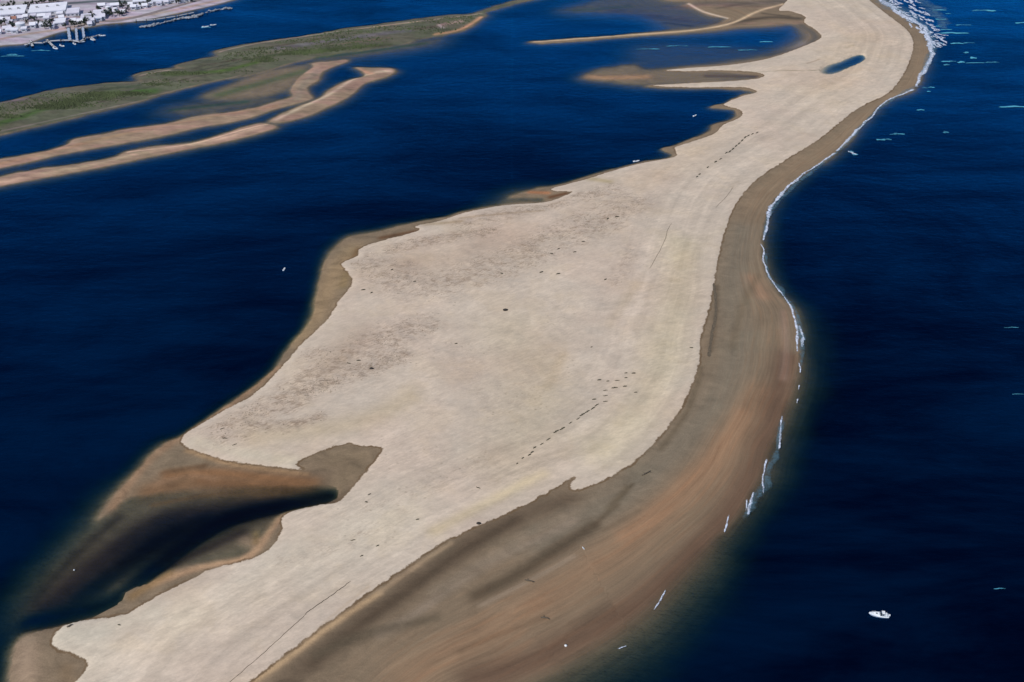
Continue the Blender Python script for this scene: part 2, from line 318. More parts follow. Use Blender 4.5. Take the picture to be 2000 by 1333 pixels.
mshc = field((90,94,78), [
 ((66,96,42), [(0,245),(60,225),(130,200),(220,185),(300,180)], 13, .9), ((52,66,46), [(180,180),(270,170)], 8, .7),
 ((60,56,48), [(30,235),(90,215),(150,212),(210,200)], 1.6, .8), ((56,52,46), [(270,178),(330,165),(400,150),(470,140)], 1.4, .8), ((52,60,44), [(380,142),(440,130),(520,112),(600,100)], 2.5, .7), ((60,54,46), [(600,92),(660,86),(720,72)], 1.5, .7), ((92,92,84), [(20,205),(100,182),(200,168)], 5, .8), ((128,112,124), [(5,199),(50,194)], 5, .8),
 ((70,96,40), [(330,148),(430,142),(500,125)], 9, .9), ((62,72,46), [(480,120),(580,105),(680,95),(760,88)], 7, .8), ((100,100,104), [(540,98),(680,78),(800,62)], 9, .95), ((104,96,98), [(90,205),(180,190),(260,178)], 4, .7), ((74,62,50), [(480,100),(560,90),(640,76)], 2, .8), ((74,64,54), [(380,135),(470,118)], 2.5, .8), ((112,98,84), [(660,90),(760,76)], 2.0, .8), ((120,110,104), [(560,84),(700,64)], 1.8, .8),
 ((150,138,126), [(275,148),(330,138)], 4, 1.), ((150,138,126), [(430,102),(500,86),(620,68),(740,52),(880,36),(940,27)], 2.8, .9), ((176,160,134), [(700,58),(820,44)], 2.2, .9),
 ((176,140,110), [(850,68),(900,58),(940,34)], 4.5, 1.0), ((150,128,124), [(860,52),(900,44)], 7, .9), ((168,162,160), [(858,52),(866,58)], 3, 1.0), ((78,74,64), [(810,60),(845,56)], 6, .9),
 ((128,122,116), [(0,258),(100,236),(200,214),(280,196)], 2.0, .8), ((128,120,108), [(290,190),(380,168),(470,148)], 2.0, .9), ((120,116,104), [(780,88),(850,72)], 2.2, .8),
])
twnc = field((172,170,184), [
 ((168,150,140), [(0,80),(100,62),(200,44),(300,30),(430,2)], 5, .9), ((150,156,150), [(0,14),(100,2),(200,-8)], 7, .8), ((60,80,84), [(135,10),(200,6),(262,8)], 8, .95),
 ((196,192,200), [(0,60),(60,52),(100,44)], 8, .7), ((176,120,110), [(60,48),(120,38),(140,36)], 1.6, .9), ((176,128,120), [(190,44),(260,36)], 1.8, .9), ((110,110,90), [(140,50),(180,46)], 4, .7),
 ((196,176,160), [(250,26),(330,12),(420,-6)], 2.2, .9), ((130,120,118), [(0,18),(60,13),(120,6)], 1.5, .9)])
mk = lambda s_: sstep(-1.5, 1.0, s_)[..., None]
streakw = np.maximum(sstep(-20, 40, X-G(640, 1100)[0])*(Y < 420), (X > G(1380, 500)[0])*1.0)*sstep(-6000, -5999, X)
wetc = wetc*(1-mk(s_bars))+islc*mk(s_bars)
wetc = wetc*(1-mk(s_marsh))+mshc*mk(s_marsh)
wetc = wetc*(1-mk(s_town))+twnc*mk(s_town)
for c, pts, r_, k in [((88,98,66), [(430,185),(500,165),(590,140)], 16, .95), ((84,100,72), [(330,214),(480,198)], 8, .9), ((80,96,60), [(620,112),(720,100),(830,84)], 8, .8)]:
    w_ = (k*strk(pts, r_))[..., None]*(s_marsh < 0)[..., None]*(s_bars < 0)[..., None]; wetc = wetc*(1-w_)+ALB(c)*w_
dryc = field((200,187,175), [
 ((204,196,180), [(380,865),(480,890),(570,905)], 18, .8), ((208,200,186), [(120,1245),(200,1240),(300,1200)], 30, .8), ((211,201,187), [(150,1320),(400,1200),(600,1090),(800,1000)], 75, .8),
 ((186,166,150), [(800,520),(900,500),(1000,460)], 50, .6), ((188,170,154), [(700,660),(640,720)], 40, .6), ((192,176,152), [(500,860),(700,830),(800,780)], 30, .6),
 ((190,178,158), [(1000,650),(1050,800),(1000,900)], 80, .6), ((200,188,166), [(1330,480),(1320,620),(1270,780),(1180,880)], 45, .8), ((204,190,162), [(850,1040),(1000,960),(1060,930)], 14, .7),
 ((198,178,158), [(1250,350),(1330,320),(1400,260)], 40, .4), ((200,182,162), [(1600,180),(1700,80)], 60, .5), ((176,164,148), [(1270,520),(1220,600)], 10, .3),
 ((188,176,160), [(1440,440),(1370,470)], 12, .4), ((176,162,132), [(1150,350),(1190,358)], 9, .8), ((160,140,112), [(830,440),(900,436)], 7, .6), ((170,150,126), [(900,428),(1000,420),(1060,416)], 4, .6),
 ((150,140,124), [(1380,140),(1480,142),(1560,141),(1605,139)], 1.6, .9), ((160,140,124), [(1575,128),(1600,119)], 1.8, .8), ((172,160,140), [(1650,98),(1665,93)], 4, .6), ((160,160,150), [(1606,143),(1620,136)], 5, .7),
 ((184,166,146), [(560,1290),(640,1215),(720,1150)], 3, .5), ((186,170,146), [(1100,700),(1070,760)], 14, .5), ((186,170,150), [(1190,640),(1240,560)], 12, .4),
])

# ------------------------------------------------------------------ mesh building
def grid_mesh(name, gx, gy, z, attrs):
    ny, nx = gx.shape
    me = bpy.data.meshes.new(name)
    co = np.stack([gx, gy, z], -1).reshape(-1, 3).astype(np.float32)
    idx = np.arange(ny*nx).reshape(ny, nx)
    f = np.stack([idx[:-1, :-1], idx[:-1, 1:], idx[1:, 1:], idx[1:, :-1]], -1).reshape(-1, 4)
    me.vertices.add(len(co)); me.vertices.foreach_set('co', co.ravel())
    me.loops.add(f.size); me.loops.foreach_set('vertex_index', f.ravel().astype(np.int32))
    me.polygons.add(len(f)); me.polygons.foreach_set('loop_start', np.arange(0, f.size, 4, dtype=np.int32))
    me.update(calc_edges=True)
    me.polygons.foreach_set('use_smooth', np.ones(len(f), bool))
    for k, v in attrs.items():
        if v.ndim == 3:
            a = me.attributes.new(k, 'FLOAT_VECTOR', 'POINT'); a.data.foreach_set('vector', v.reshape(-1, 3).astype(np.float32).ravel())
        else:
            a = me.attributes.new(k, 'FLOAT', 'POINT'); a.data.foreach_set('value', v.astype(np.float32).ravel())
    me.validate(); me.update()
    return me
def link(name, me, mats=(), parent=None):
    o = bpy.data.objects.new(name, me); S.collection.objects.link(o)
    for m in (mats if isinstance(mats, (list, tuple)) else [mats]): me.materials.append(m)
    if parent is not None: o.parent = parent
    return o
def tag(o, label=None, cat=None, group=None, kind=None):
    for k, v in (('label', label), ('category', cat), ('group', group), ('kind', kind)):
        if v: o[k] = v
    return o

# ------------------------------------------------------------------ node helpers
class NT:
    def __init__(s, name):
        s.m = bpy.data.materials.new(name); s.m.use_nodes = True
        s.t = s.m.node_tree; s.t.nodes.clear(); s.out = s.t.nodes.new('ShaderNodeOutputMaterial')
    def n(s, typ, **kw):
        nd = s.t.nodes.new(typ)
        for k, v in kw.items():
            if k.startswith('i_'):
                key = k[2:]; key = int(key) if key.isdigit() else key
                s.put(nd.inputs[key], v)
            else: setattr(nd, k, v)
        return nd
    def put(s, sock, v):
        if isinstance(v, bpy.types.NodeSocket): s.t.links.new(v, sock)
        elif isinstance(v, bpy.types.Node): s.t.links.new(v.outputs[0], sock)
        else:
            if isinstance(v, (tuple, list, np.ndarray)) and len(v) == 3 and sock.type == 'RGBA': v = (*v, 1)
            sock.default_value = v
    def math(s, op, a, b=0.0, c=0.0, clamp=False):
        nd = s.n('ShaderNodeMath', operation=op, use_clamp=clamp)
        for i, v in enumerate((a, b, c)): s.put(nd.inputs[i], v)
        return nd.outputs[0]
    def attr(s, name, vec=False):
        nd = s.n('ShaderNodeAttribute', attribute_name=name)
        return nd.outputs['Vector'] if vec else nd.outputs['Fac']
    def mix(s, f, a, b, mode='MIX'):
        nd = s.n('ShaderNodeMix', data_type='RGBA', blend_type=mode)
        s.put(nd.inputs['Factor'], f); s.put(nd.inputs[6], a); s.put(nd.inputs[7], b)
        return nd.outputs[2]
    def ramp(s, v, a, b, lo=0.0, hi=1.0, sm=True):
        nd = s.n('ShaderNodeMapRange', interpolation_type='SMOOTHSTEP' if sm else 'LINEAR', clamp=True)
        for i, q in enumerate((v, a, b, lo, hi)): s.put(nd.inputs[i], q)
        return nd.outputs[0]
    def noise(s, vec, scale, detail=4.0, rough=0.55, dist=0.0, color=False):
        nd = s.n('ShaderNodeTexNoise'); s.put(nd.inputs['Vector'], vec)
        nd.inputs['Scale'].default_value = scale; nd.inputs['Detail'].default_value = detail
        nd.inputs['Roughness'].default_value = rough; nd.inputs['Distortion'].default_value = dist
        return nd.outputs['Color' if color else 'Fac']
    def pos(s, sx=1, sy=1, sz=1):
        g = s.n('ShaderNodeNewGeometry').outputs['Position']
        nd = s.n('ShaderNodeVectorMath', operation='MULTIPLY'); s.put(nd.inputs[0], g); nd.inputs[1].default_value = (sx, sy, sz)
        return nd.outputs[0]
    def xyz(s, x, y, z=0.0):
        nd = s.n('ShaderNodeCombineXYZ')
        for i, v in enumerate((x, y, z)): s.put(nd.inputs[i], v)
        return nd.outputs[0]
    def surf(s, sh): s.t.links.new(sh if isinstance(sh, bpy.types.NodeSocket) else sh.outputs[0], s.out.inputs[0]); return s.m

_a, _b = G(650, 800), G(850, 725)
DUNE_ANG = math.atan2(_b[1]-_a[1], _b[0]-_a[0])
def sand_material():
    t = NT('sand')
    p = t.pos(); wetc_, dryc_ = t.attr('wetc', True), t.attr('dryc', True)
    sd, u_, ar, vg, isl = t.attr('sdry'), t.attr('ucoord'), t.attr('arc'), t.attr('veg'), t.attr('isl')
    e1 = t.noise(p, 0.22, 5, .6); e2 = t.noise(p, 1.1, 3, .6)
    edge = t.math('ADD', sd, t.math('ADD', t.math('MULTIPLY', t.math('SUBTRACT', e1, .5), 3.2), t.math('MULTIPLY', t.math('SUBTRACT', e2, .5), 1.2)))
    fdry = t.ramp(edge, -.25, .35)
    # wet side: long streaks that run with the beach
    sv = t.xyz(t.math('MULTIPLY', u_, 16.0), t.math('MULTIPLY', ar, 0.022), 0.0)
    s1 = t.noise(sv, 1.0, 6, .62, .35)
    sv2 = t.xyz(t.math('MULTIPLY', u_, 55.0), t.math('MULTIPLY', ar, 0.05), 3.0)
    s2 = t.noise(sv2, 1.0, 6, .72, .3)
    blot = t.noise(p, 0.045, 5, .6); grain = t.noise(p, 1.6, 4, .7); ripl = t.noise(t.pos(.5, 1.6, 1), .55, 4, .65)
    k = t.math('ADD', t.math('MULTIPLY', s1, .62), t.math('ADD', t.math('MULTIPLY', s2, .55), t.math('ADD', t.math('MULTIPLY', blot, .34), t.math('MULTIPLY', grain, .22))))
    sw = t.math('MULTIPLY', t.attr('streakw'), t.ramp(t.math('ADD', u_, t.math('MULTIPLY', t.math('SUBTRACT', e1, .5), .3)), .25, .60, .25, .9))
    kb = t.math('ADD', t.math('MULTIPLY', t.noise(t.pos(.7, 1, 1), .13, 6, .7, .8), .9), t.math('MULTIPLY', grain, .5))
    k = t.math('ADD', t.math('MULTIPLY', k, sw), t.math('MULTIPLY', t.math('ADD', kb, .14), t.math('SUBTRACT', 1.0, sw)))
    kw = t.ramp(k, .56, 1.12, .58, 1.38, False)
    wet = t.mix(1.0, wetc_, t.n('ShaderNodeCombineXYZ', i_0=kw, i_1=kw, i_2=kw).outputs[0], 'MULTIPLY')
    tint = t.mix(t.math('MULTIPLY', sw, t.ramp(t.noise(sv, 1.7, 3, .5), .45, .7, 0, .30)), wet, t.mix(1.0, wet, (1.20, .95, .80), 'MULTIPLY'))
    tint = t.mix(t.ramp(blot, .5, .68, 0, .35), tint, t.mix(1.0, tint, (.82, .90, .92), 'MULTIPLY'))
    # island and bar ground gets broken mottling instead of streaks
    im = t.ramp(t.math('ADD', t.math('MULTIPLY', t.noise(t.pos(.35, 1.0, 1), .16, 6, .7), .6), t.math('MULTIPLY', t.noise(t.pos(.4, 1.3, 1), .035, 5, .7, .6), .4)), .36, .64, .58, 1.32, False)
    isc = t.mix(1.0, wetc_, t.n('ShaderNodeCombineXYZ', i_0=im, i_1=im, i_2=im).outputs[0], 'MULTIPLY')
    ih = t.noise(t.pos(.5, 1.4, 1), .045, 5, .7)
    isc = t.mix(t.ramp(ih, .42, .58, 0, .8), isc, t.mix(1.0, isc, (1.16, .98, 1.12), 'MULTIPLY'))
    tint = t.mix(isl, tint, isc)
    # dry side
    m1 = t.noise(p, .03, 5, .6); m2 = t.noise(t.pos(.55, 1.0, 1), .28, 6, .68); m3 = t.noise(t.pos(.7, 1, 1), 1.3, 4, .75)
    kd = t.math('ADD', t.math('MULTIPLY', m1, .40), t.math('ADD', t.math('MULTIPLY', m2, .42), t.math('MULTIPLY', m3, .30)))
    kd = t.ramp(kd, .40, .72, .82, 1.14, False)
    dryx = t.mix(1.0, dryc_, t.n('ShaderNodeCombineXYZ', i_0=kd, i_1=kd, i_2=kd).outputs[0], 'MULTIPLY')
    mp = t.n('ShaderNodeMapping', vector_type='TEXTURE'); t.put(mp.inputs[0], p); mp.inputs['Rotation'].default_value = (0, 0, DUNE_ANG); mp.inputs['Scale'].default_value = (3.4, 1.0, 1.0)
    wk = t.noise(mp.outputs[0], .62, 6, .72, .4); wl_ = t.noise(mp.outputs[0], .10, 5, .65, .5)
    kk = t.ramp(t.math('ADD', t.math('MULTIPLY', wk, .6), t.math('MULTIPLY', wl_, .4)), .36, .66, .80, 1.12, False)
    fl = t.ramp(m1, .35, .62, .45, 1)
    kk = t.math('ADD', 1.0, t.math('MULTIPLY', t.math('SUBTRACT', kk, 1.0), fl))
    dryx = t.mix(1.0, dryx, t.xyz(kk, kk, kk), 'MULTIPLY')
    dl = t.noise(t.xyz(t.math('MULTIPLY', t.attr('edist'), .13), t.math('MULTIPLY', t.attr('earc'), .006), 7.0), 1.0, 5, .6, .3)
    dk = t.math('ADD', 1.0, t.math('MULTIPLY', t.math('SUBTRACT', t.ramp(dl, .38, .62, .88, 1.08, False), 1.0), t.math('MULTIPLY', t.ramp(t.attr('edist'), 2, 8), t.ramp(t.attr('edist'), 30, 80, .9, 0))))
    dryx = t.mix(1.0, dryx, t.xyz(dk, dk, dk), 'MULTIPLY')
    h2 = t.noise(p, .035, 5, .65)
    dryx = t.mix(t.ramp(h2, .50, .62, 0, .6), dryx, t.mix(1.0, dryx, (1.01, .99, .94), 'MULTIPLY'))
    dryx = t.mix(t.ramp(h2, .36, .46, .6, 0), dryx, t.mix(1.0, dryx, (.94, .96, .98), 'MULTIPLY'))
    hue = t.noise(p, .012, 4, .6)
    dryx = t.mix(t.ramp(hue, .42, .62, 0, .5), dryx, t.mix(1.0, dryx, (1.02, .955, .95), 'MULTIPLY'))
    # thin scrub and litter between the hummocks
    sc = t.math('ADD', t.noise(mp.outputs[0], 1.1, 6, .8, .3), t.math('MULTIPLY', t.math('SUBTRACT', m2, .5), .8))
    scr = t.math('MULTIPLY', t.ramp(t.math('ADD', sc, t.math('MULTIPLY', vg, .22)), .50, .86, 0, .9), t.ramp(vg, 0, .5))
    dryx = t.mix(t.ramp(vg, 0, 1, 0, .35), dryx, t.mix(1.0, dryx, (.90, .84, .82), 'MULTIPLY'))
    dryx = t.mix(scr, dryx, ALB((138, 121, 108)))
    dots = t.n('ShaderNodeTexVoronoi', feature='F1'); t.put(dots.inputs['Vector'], t.pos(.8, 1, 1)); dots.inputs['Scale'].default_value = .45
    dsel = t.n('ShaderNodeSeparateColor'); t.put(dsel.inputs[0], dots.outputs['Color'])
    dt = t.math('MULTIPLY', t.ramp(dots.outputs['Distance'], .08, .30, .45, 0), t.math('MULTIPLY', t.ramp(dsel.outputs[0], .70, .80), t.ramp(t.math('ADD', vg, m1), .50, .85)))
    dryx = t.mix(dt, dryx, ALB((116, 104, 88)))
    col = t.mix(fdry, tint, dryx)
    # wrack along the top of the tide, with the scarp's shadow painted in
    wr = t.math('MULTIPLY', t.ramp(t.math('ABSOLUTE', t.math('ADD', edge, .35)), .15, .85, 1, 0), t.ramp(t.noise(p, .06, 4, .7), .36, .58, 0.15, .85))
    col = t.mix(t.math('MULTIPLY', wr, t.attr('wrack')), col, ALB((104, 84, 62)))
    b = t.n('ShaderNodeBsdfPrincipled', i_Base_Color=None) if False else t.n('ShaderNodeBsdfPrincipled')
    t.put(b.inputs['Base Color'], col)
    t.put(b.inputs['Roughness'], t.ramp(fdry, 0, 1, .72, .95, False))
    b.inputs['Specular IOR Level'].default_value = .25
    bh = t.math('ADD', t.math('MULTIPLY', m2, t.math('ADD', .25, t.math('MULTIPLY', vg, 1.2))), t.math('MULTIPLY', ripl, .35))
    bp = t.n('ShaderNodeBump'); bp.inputs['Strength'].default_value = .55; bp.inputs['Distance'].default_value = .5; t.put(bp.inputs['Height'], bh)
    t.put(b.inputs['Normal'], bp.outputs[0])
    return t.surf(b)

def water_material():
    t = NT('water')
    d = t.math('MAXIMUM', t.math('ADD', t.attr('depth'), t.math('MULTIPLY', t.math('SUBTRACT', t.noise(t.pos(1, 1.3, 1), .11, 5, .65), .5), t.math('MULTIPLY', t.attr('depth'), .55))), 0.0)
    T = [t.math('EXPONENT', t.math('MULTIPLY', d, -k)) for k in (.78, .56, .52)]
    tc = t.xyz(*T)
    big = t.noise(t.pos(.7, 1.5, 1), .0062, 6, .66, 1.4)
    st = t.noise(t.pos(.35, 1.6, 1), .022, 6, .66, .5)
    k = t.math('ADD', t.math('MULTIPLY', big, .6), t.math('MULTIPLY', st, .4))
    deep = t.mix(t.ramp(k, .36, .66), (0.0001, .0005, .0058), (.0002, .0070, .0260))
    deep = t.mix(t.ramp(d, .6, 4.5, .8, 0), deep, (.0003, .0098, .0145))
    deep = t.mix(t.attr('murk'), deep, (.0016, .0014, .0024))
    inv = t.n('ShaderNodeVectorMath', operation='SUBTRACT'); inv.inputs[0].default_value = (1, 1, 1); t.put(inv.inputs[1], tc)
    dc = t.mix(1.0, deep, inv.outputs[0], 'MULTIPLY')
    df = t.n('ShaderNodeBsdfDiffuse'); t.put(df.inputs[0], dc)
    tr = t.n('ShaderNodeBsdfTransparent'); t.put(tr.inputs[0], tc)
    ad = t.n('ShaderNodeAddShader'); t.put(ad.inputs[0], df.outputs[0]); t.put(ad.inputs[1], tr.outputs[0])
    gl = t.n('ShaderNodeBsdfGlossy'); gl.inputs['Roughness'].default_value = .12; gl.inputs['Color'].default_value = (.008, .37, 1.0, 1)
    w1 = t.noise(t.pos(.6, 1.5, 1), .18, 5, .7); w2 = t.noise(t.pos(.8, 1.2, 1), .9, 3, .6)
    wv = t.math('ADD', t.math('MULTIPLY', w1, 1.0), t.math('MULTIPLY', w2, .25))
    bp = t.n('ShaderNodeBump'); bp.inputs['Strength'].default_value = .4; bp.inputs['Distance'].default_value = .7; t.put(bp.inputs['Height'], wv)
    t.put(gl.inputs['Normal'], bp.outputs[0])
    fr = t.n('ShaderNodeFresnel'); fr.inputs[0].default_value = 1.33; t.put(fr.inputs['Normal'], bp.outputs[0])
    ff = t.math('MULTIPLY', t.math('MULTIPLY', fr.outputs[0], t.math('MULTIPLY', t.ramp(k, .34, .66, 1.15, 2.3), t.ramp(fr.outputs[0], .02, .13, .42, 1, False))), t.ramp(d, 0, 1.2, .12, 1), clamp=True)
    mx = t.n('ShaderNodeMixShader'); t.put(mx.inputs[0], ff); t.put(mx.inputs[1], ad.outputs[0]); t.put(mx.inputs[2], gl.outputs[0])
    return t.surf(mx)

murk = np.clip(strk([(640,965),(560,975),(440,1000),(330,1040),(240,1090)], 55)*1.1+strk([(520,1040),(440,1060),(340,1090)], 36)+strk([(200,1070),(120,1150)], 34)*.9+.8*strk([(1200,20),(1400,40)], 30)+.9*strk([(1160,148),(1300,150),(1480,150)], 12)+.35*strk([(1603,139),(1625,132)], 12)+.5*strk([(520,1040),(470,1075)], 24)+.5*strk([(1300,115),(1540,90)], 12), 0, 1)
isl = np.clip(sstep(-1, 1, s_bars)+sstep(-1, 1, s_marsh)+sstep(-1, 1, s_town)+strk([(1310,15),(1400,12),(1500,12),(1530,5)], 20)+.8*strk([(1430,48),(1560,45)], 10)+.9*strk([(1200,20),(1330,35)], 22)+.8*strk([(440,175),(590,140)], 20), 0, 1)
wrack_shade_mask = sstep(-15, 15, X*0+20)*1.0
terr = link('sand_ground', grid_mesh('sand_ground', X, Y, hgt, dict(wetc=wetc, dryc=dryc, sdry=s_dry, ucoord=u, arc=arc, veg=veg, isl=isl, wrack=wrack_shade_mask, edist=s_e, earc=e_arc, streakw=streakw)), sand_material())
tag(terr, kind='structure')
xw = np.concatenate([[-45000], xs[::2], [45000]]); yw = np.concatenate([[-20000], ys[::2], [60000]])
XW, YW = np.meshgrid(xw, yw)
dep = np.pad(-hgt[::2, ::2], 1, mode='edge')
sea = link('water', grid_mesh('water', XW, YW, XW*0.0, dict(depth=np.where(np.abs(XW) > 6000, 16, dep), murk=np.pad(murk[::2, ::2], 1))), water_material())
tag(sea, kind='structure')
bed = link('sea_floor', grid_mesh('sea_floor', *np.meshgrid(np.array([-45000., 45000.]), np.array([-20000., 60000.])), np.full((2, 2), DEEP-1.5), {}), None if False else sand_material())
tag(bed, kind='structure')

def ground_z(x, y):
    j = int(np.clip(np.searchsorted(ys, y)-1, 0, NY-2)); i = int(np.clip(np.searchsorted(xs, x)-1, 0, NX-2))
    fx = (x-xs[i])/(xs[i+1]-xs[i]); fy = (y-ys[j])/(ys[j+1]-ys[j])
    return float((hgt[j, i]*(1-fx)+hgt[j, i+1]*fx)*(1-fy)+(hgt[j+1, i]*(1-fx)+hgt[j+1, i+1]*fx)*fy)

#==OBJECTS==
# ------------------------------------------------------------------ plain materials with a little wear
def mat(name, c, rough=.7, var=.12, sc=1.0, spec=.4):
    t = NT(name)
    co = t.n('ShaderNodeTexCoord').outputs['Object']
    nz = t.noise(co, sc, 4, .65)
    k = t.ramp(nz, .3, .7, 1-var, 1+var, False)
    col = t.mix(1.0, (*c,), t.xyz(k, k, k), 'MULTIPLY')
    b = t.n('ShaderNodeBsdfPrincipled'); t.put(b.inputs['Base Color'], col)
    b.inputs['Roughness'].default_value = rough; b.inputs['Specular IOR Level'].default_value = spec
    return t.surf(b)
M = dict(
 white=mat('white_paint', (.78,.80,.82), .35, .05), gel=mat('white_gelcoat', (.82,.85,.88), .2, .03, spec=.5), grey=mat('grey_deck', (.46,.52,.58), .6, .1),
 glass=mat('dark_glass', (.01,.02,.03), .08, .1, spec=.6), dark=mat('black_rubber', (.02,.02,.025), .5, .2), seat=mat('navy_vinyl', (.03,.05,.09), .5, .1),
 rock=mat('dark_rock', (.035,.03,.028), .9, .4, 2.0), drift=mat('weathered_wood', (.10,.08,.06), .9, .35, 3.0), shrub=mat('shrub_leaves', (.030,.036,.018), .85, .5, 2.0),
 weed=mat('dried_seaweed', (.12,.092,.062), .95, .45, 1.2), twig=mat('shrub_stem', (.06,.045,.03), .9, .2),
 grass=mat('beach_grass', (.27,.225,.175), .9, .35, .3), reed=mat('marsh_grass', (.060,.078,.032), .9, .45, .05),
 roofw=mat('white_roofing', (.78,.78,.86), .6, .08, .12), roofl=mat('lavender_roofing', (.66,.64,.74), .7, .12, .15), roofg=mat('grey_roofing', (.33,.33,.36), .8, .15, .3), roofr=mat('red_roofing', (.36,.17,.13), .8, .2, .3),
 wallw=mat('pale_render', (.70,.70,.74), .8, .1, .2), wallg=mat('grey_cladding', (.36,.36,.38), .7, .12, .2), win=mat('window_glass', (.04,.05,.07), .15, .1),
 plank=mat('dock_planks', (.46,.46,.48), .8, .2, .5), pile=mat('dock_piles', (.12,.10,.09), .9, .3), leaf=mat('tree_leaves', (.030,.045,.026), .85, .5, .4), bark=mat('tree_bark', (.07,.05,.035), .9, .3),
 rubble=mat('breakwater_rock', (.27,.29,.33), .9, .4, .3), orange=mat('orange_buoy', (.75,.72,.66), .4, .1), tarmac=mat('road_asphalt', (.23,.19,.19), .9, .15, .1),
 dock=mat('pale_dock_planks', (.34,.40,.52), .8, .2, .3),
 tank=mat('tank_steel', (.62,.64,.68), .4, .06, .2))

class MB:
    def __init__(s): s.v = []; s.f = []
    def add(s, V, Fc):
        k = len(s.v); s.v += [tuple(q) for q in V]; s.f += [tuple(i+k for i in q) for q in Fc]; return s
    def box(s, cx, cy, cz, sx, sy, sz, rz=0.0, taper=1.0):
        V = []; c, n = math.cos(rz), math.sin(rz)
        for z, q in ((-.5, 1), (.5, taper)):
            for x, y in ((-.5, -.5), (.5, -.5), (.5, .5), (-.5, .5)):
                a, b = x*sx*q, y*sy*q; V.append((cx+a*c-b*n, cy+a*n+b*c, cz+z*sz))
        return s.add(V, [(3,2,1,0),(4,5,6,7),(0,1,5,4),(1,2,6,5),(2,3,7,6),(3,0,4,7)])
    def rings(s, rs, cap=True):
        n = len(rs[0]); V = [p for r in rs for p in r]; Fc = []
        for i in range(len(rs)-1):
            for j in range(n): Fc.append((i*n+j, i*n+(j+1) % n, (i+1)*n+(j+1) % n, (i+1)*n+j))
        if cap: Fc += [tuple(range(n))[::-1], tuple((len(rs)-1)*n+j for j in range(n))]
        return s.add(V, Fc)
    def tube(s, a, b, r0, r1=None, n=8):
        r1 = r0 if r1 is None else r1; a = np.array(a, float); b = np.array(b, float); d = b-a; d /= np.linalg.norm(d)+1e-9
        q = np.cross(d, (0, 0, 1) if abs(d[2]) < .9 else (1, 0, 0)); q /= np.linalg.norm(q); e = np.cross(d, q)
        return s.rings([[tuple(p+r*(math.cos(t)*q+math.sin(t)*e)) for t in np.linspace(0, 2*math.pi, n, endpoint=False)] for p, r in ((a, r0), (b, r1))])
    def blob(s, c, r, seed, jag=.3, n=8, m=5):
        rr = random.Random(seed); R_ = []
        for i in range(m):
            ph = math.pi*(i+.5)/m
            R_.append([(c[0]+r[0]*math.sin(ph)*math.cos(t)*(k:=1+rr.uniform(-jag, jag)), c[1]+r[1]*math.sin(ph)*math.sin(t)*k, c[2]+r[2]*math.cos(ph)*(1+rr.uniform(-jag, jag)*.5)) for t in np.linspace(0, 2*math.pi, n, endpoint=False)])
        return s.rings(R_[::-1])
    def me(s, name):
        m_ = bpy.data.meshes.new(name); m_.from_pydata(s.v, [], s.f); m_.update(); return m_
    def build(s, name, m_, parent=None, sm=False):
        o = link(name, s.me(name), m_, parent)
        if sm: o.data.polygons.foreach_set('use_smooth', [True]*len(o.data.polygons))
        return o
def empty(name, loc, rz=0.0, sc=1.0):
    o = bpy.data.objects.new(name, None); S.collection.objects.link(o)
    o.location = loc; o.rotation_euler = (0, 0, rz); o.scale = (sc,)*3; return o
def copy_tree(o, parent=None):
    c = o.copy(); S.collection.objects.link(c); c.parent = parent
    for ch in list(o.children): copy_tree(ch, c)
    return c
def ring(o, loc, rz, sc, label, cat, group):
    o.location = loc; o.rotation_euler = (0, 0, rz); o.scale = sc if isinstance(sc, tuple) else (sc,)*3
    return tag(o, label, cat, group)

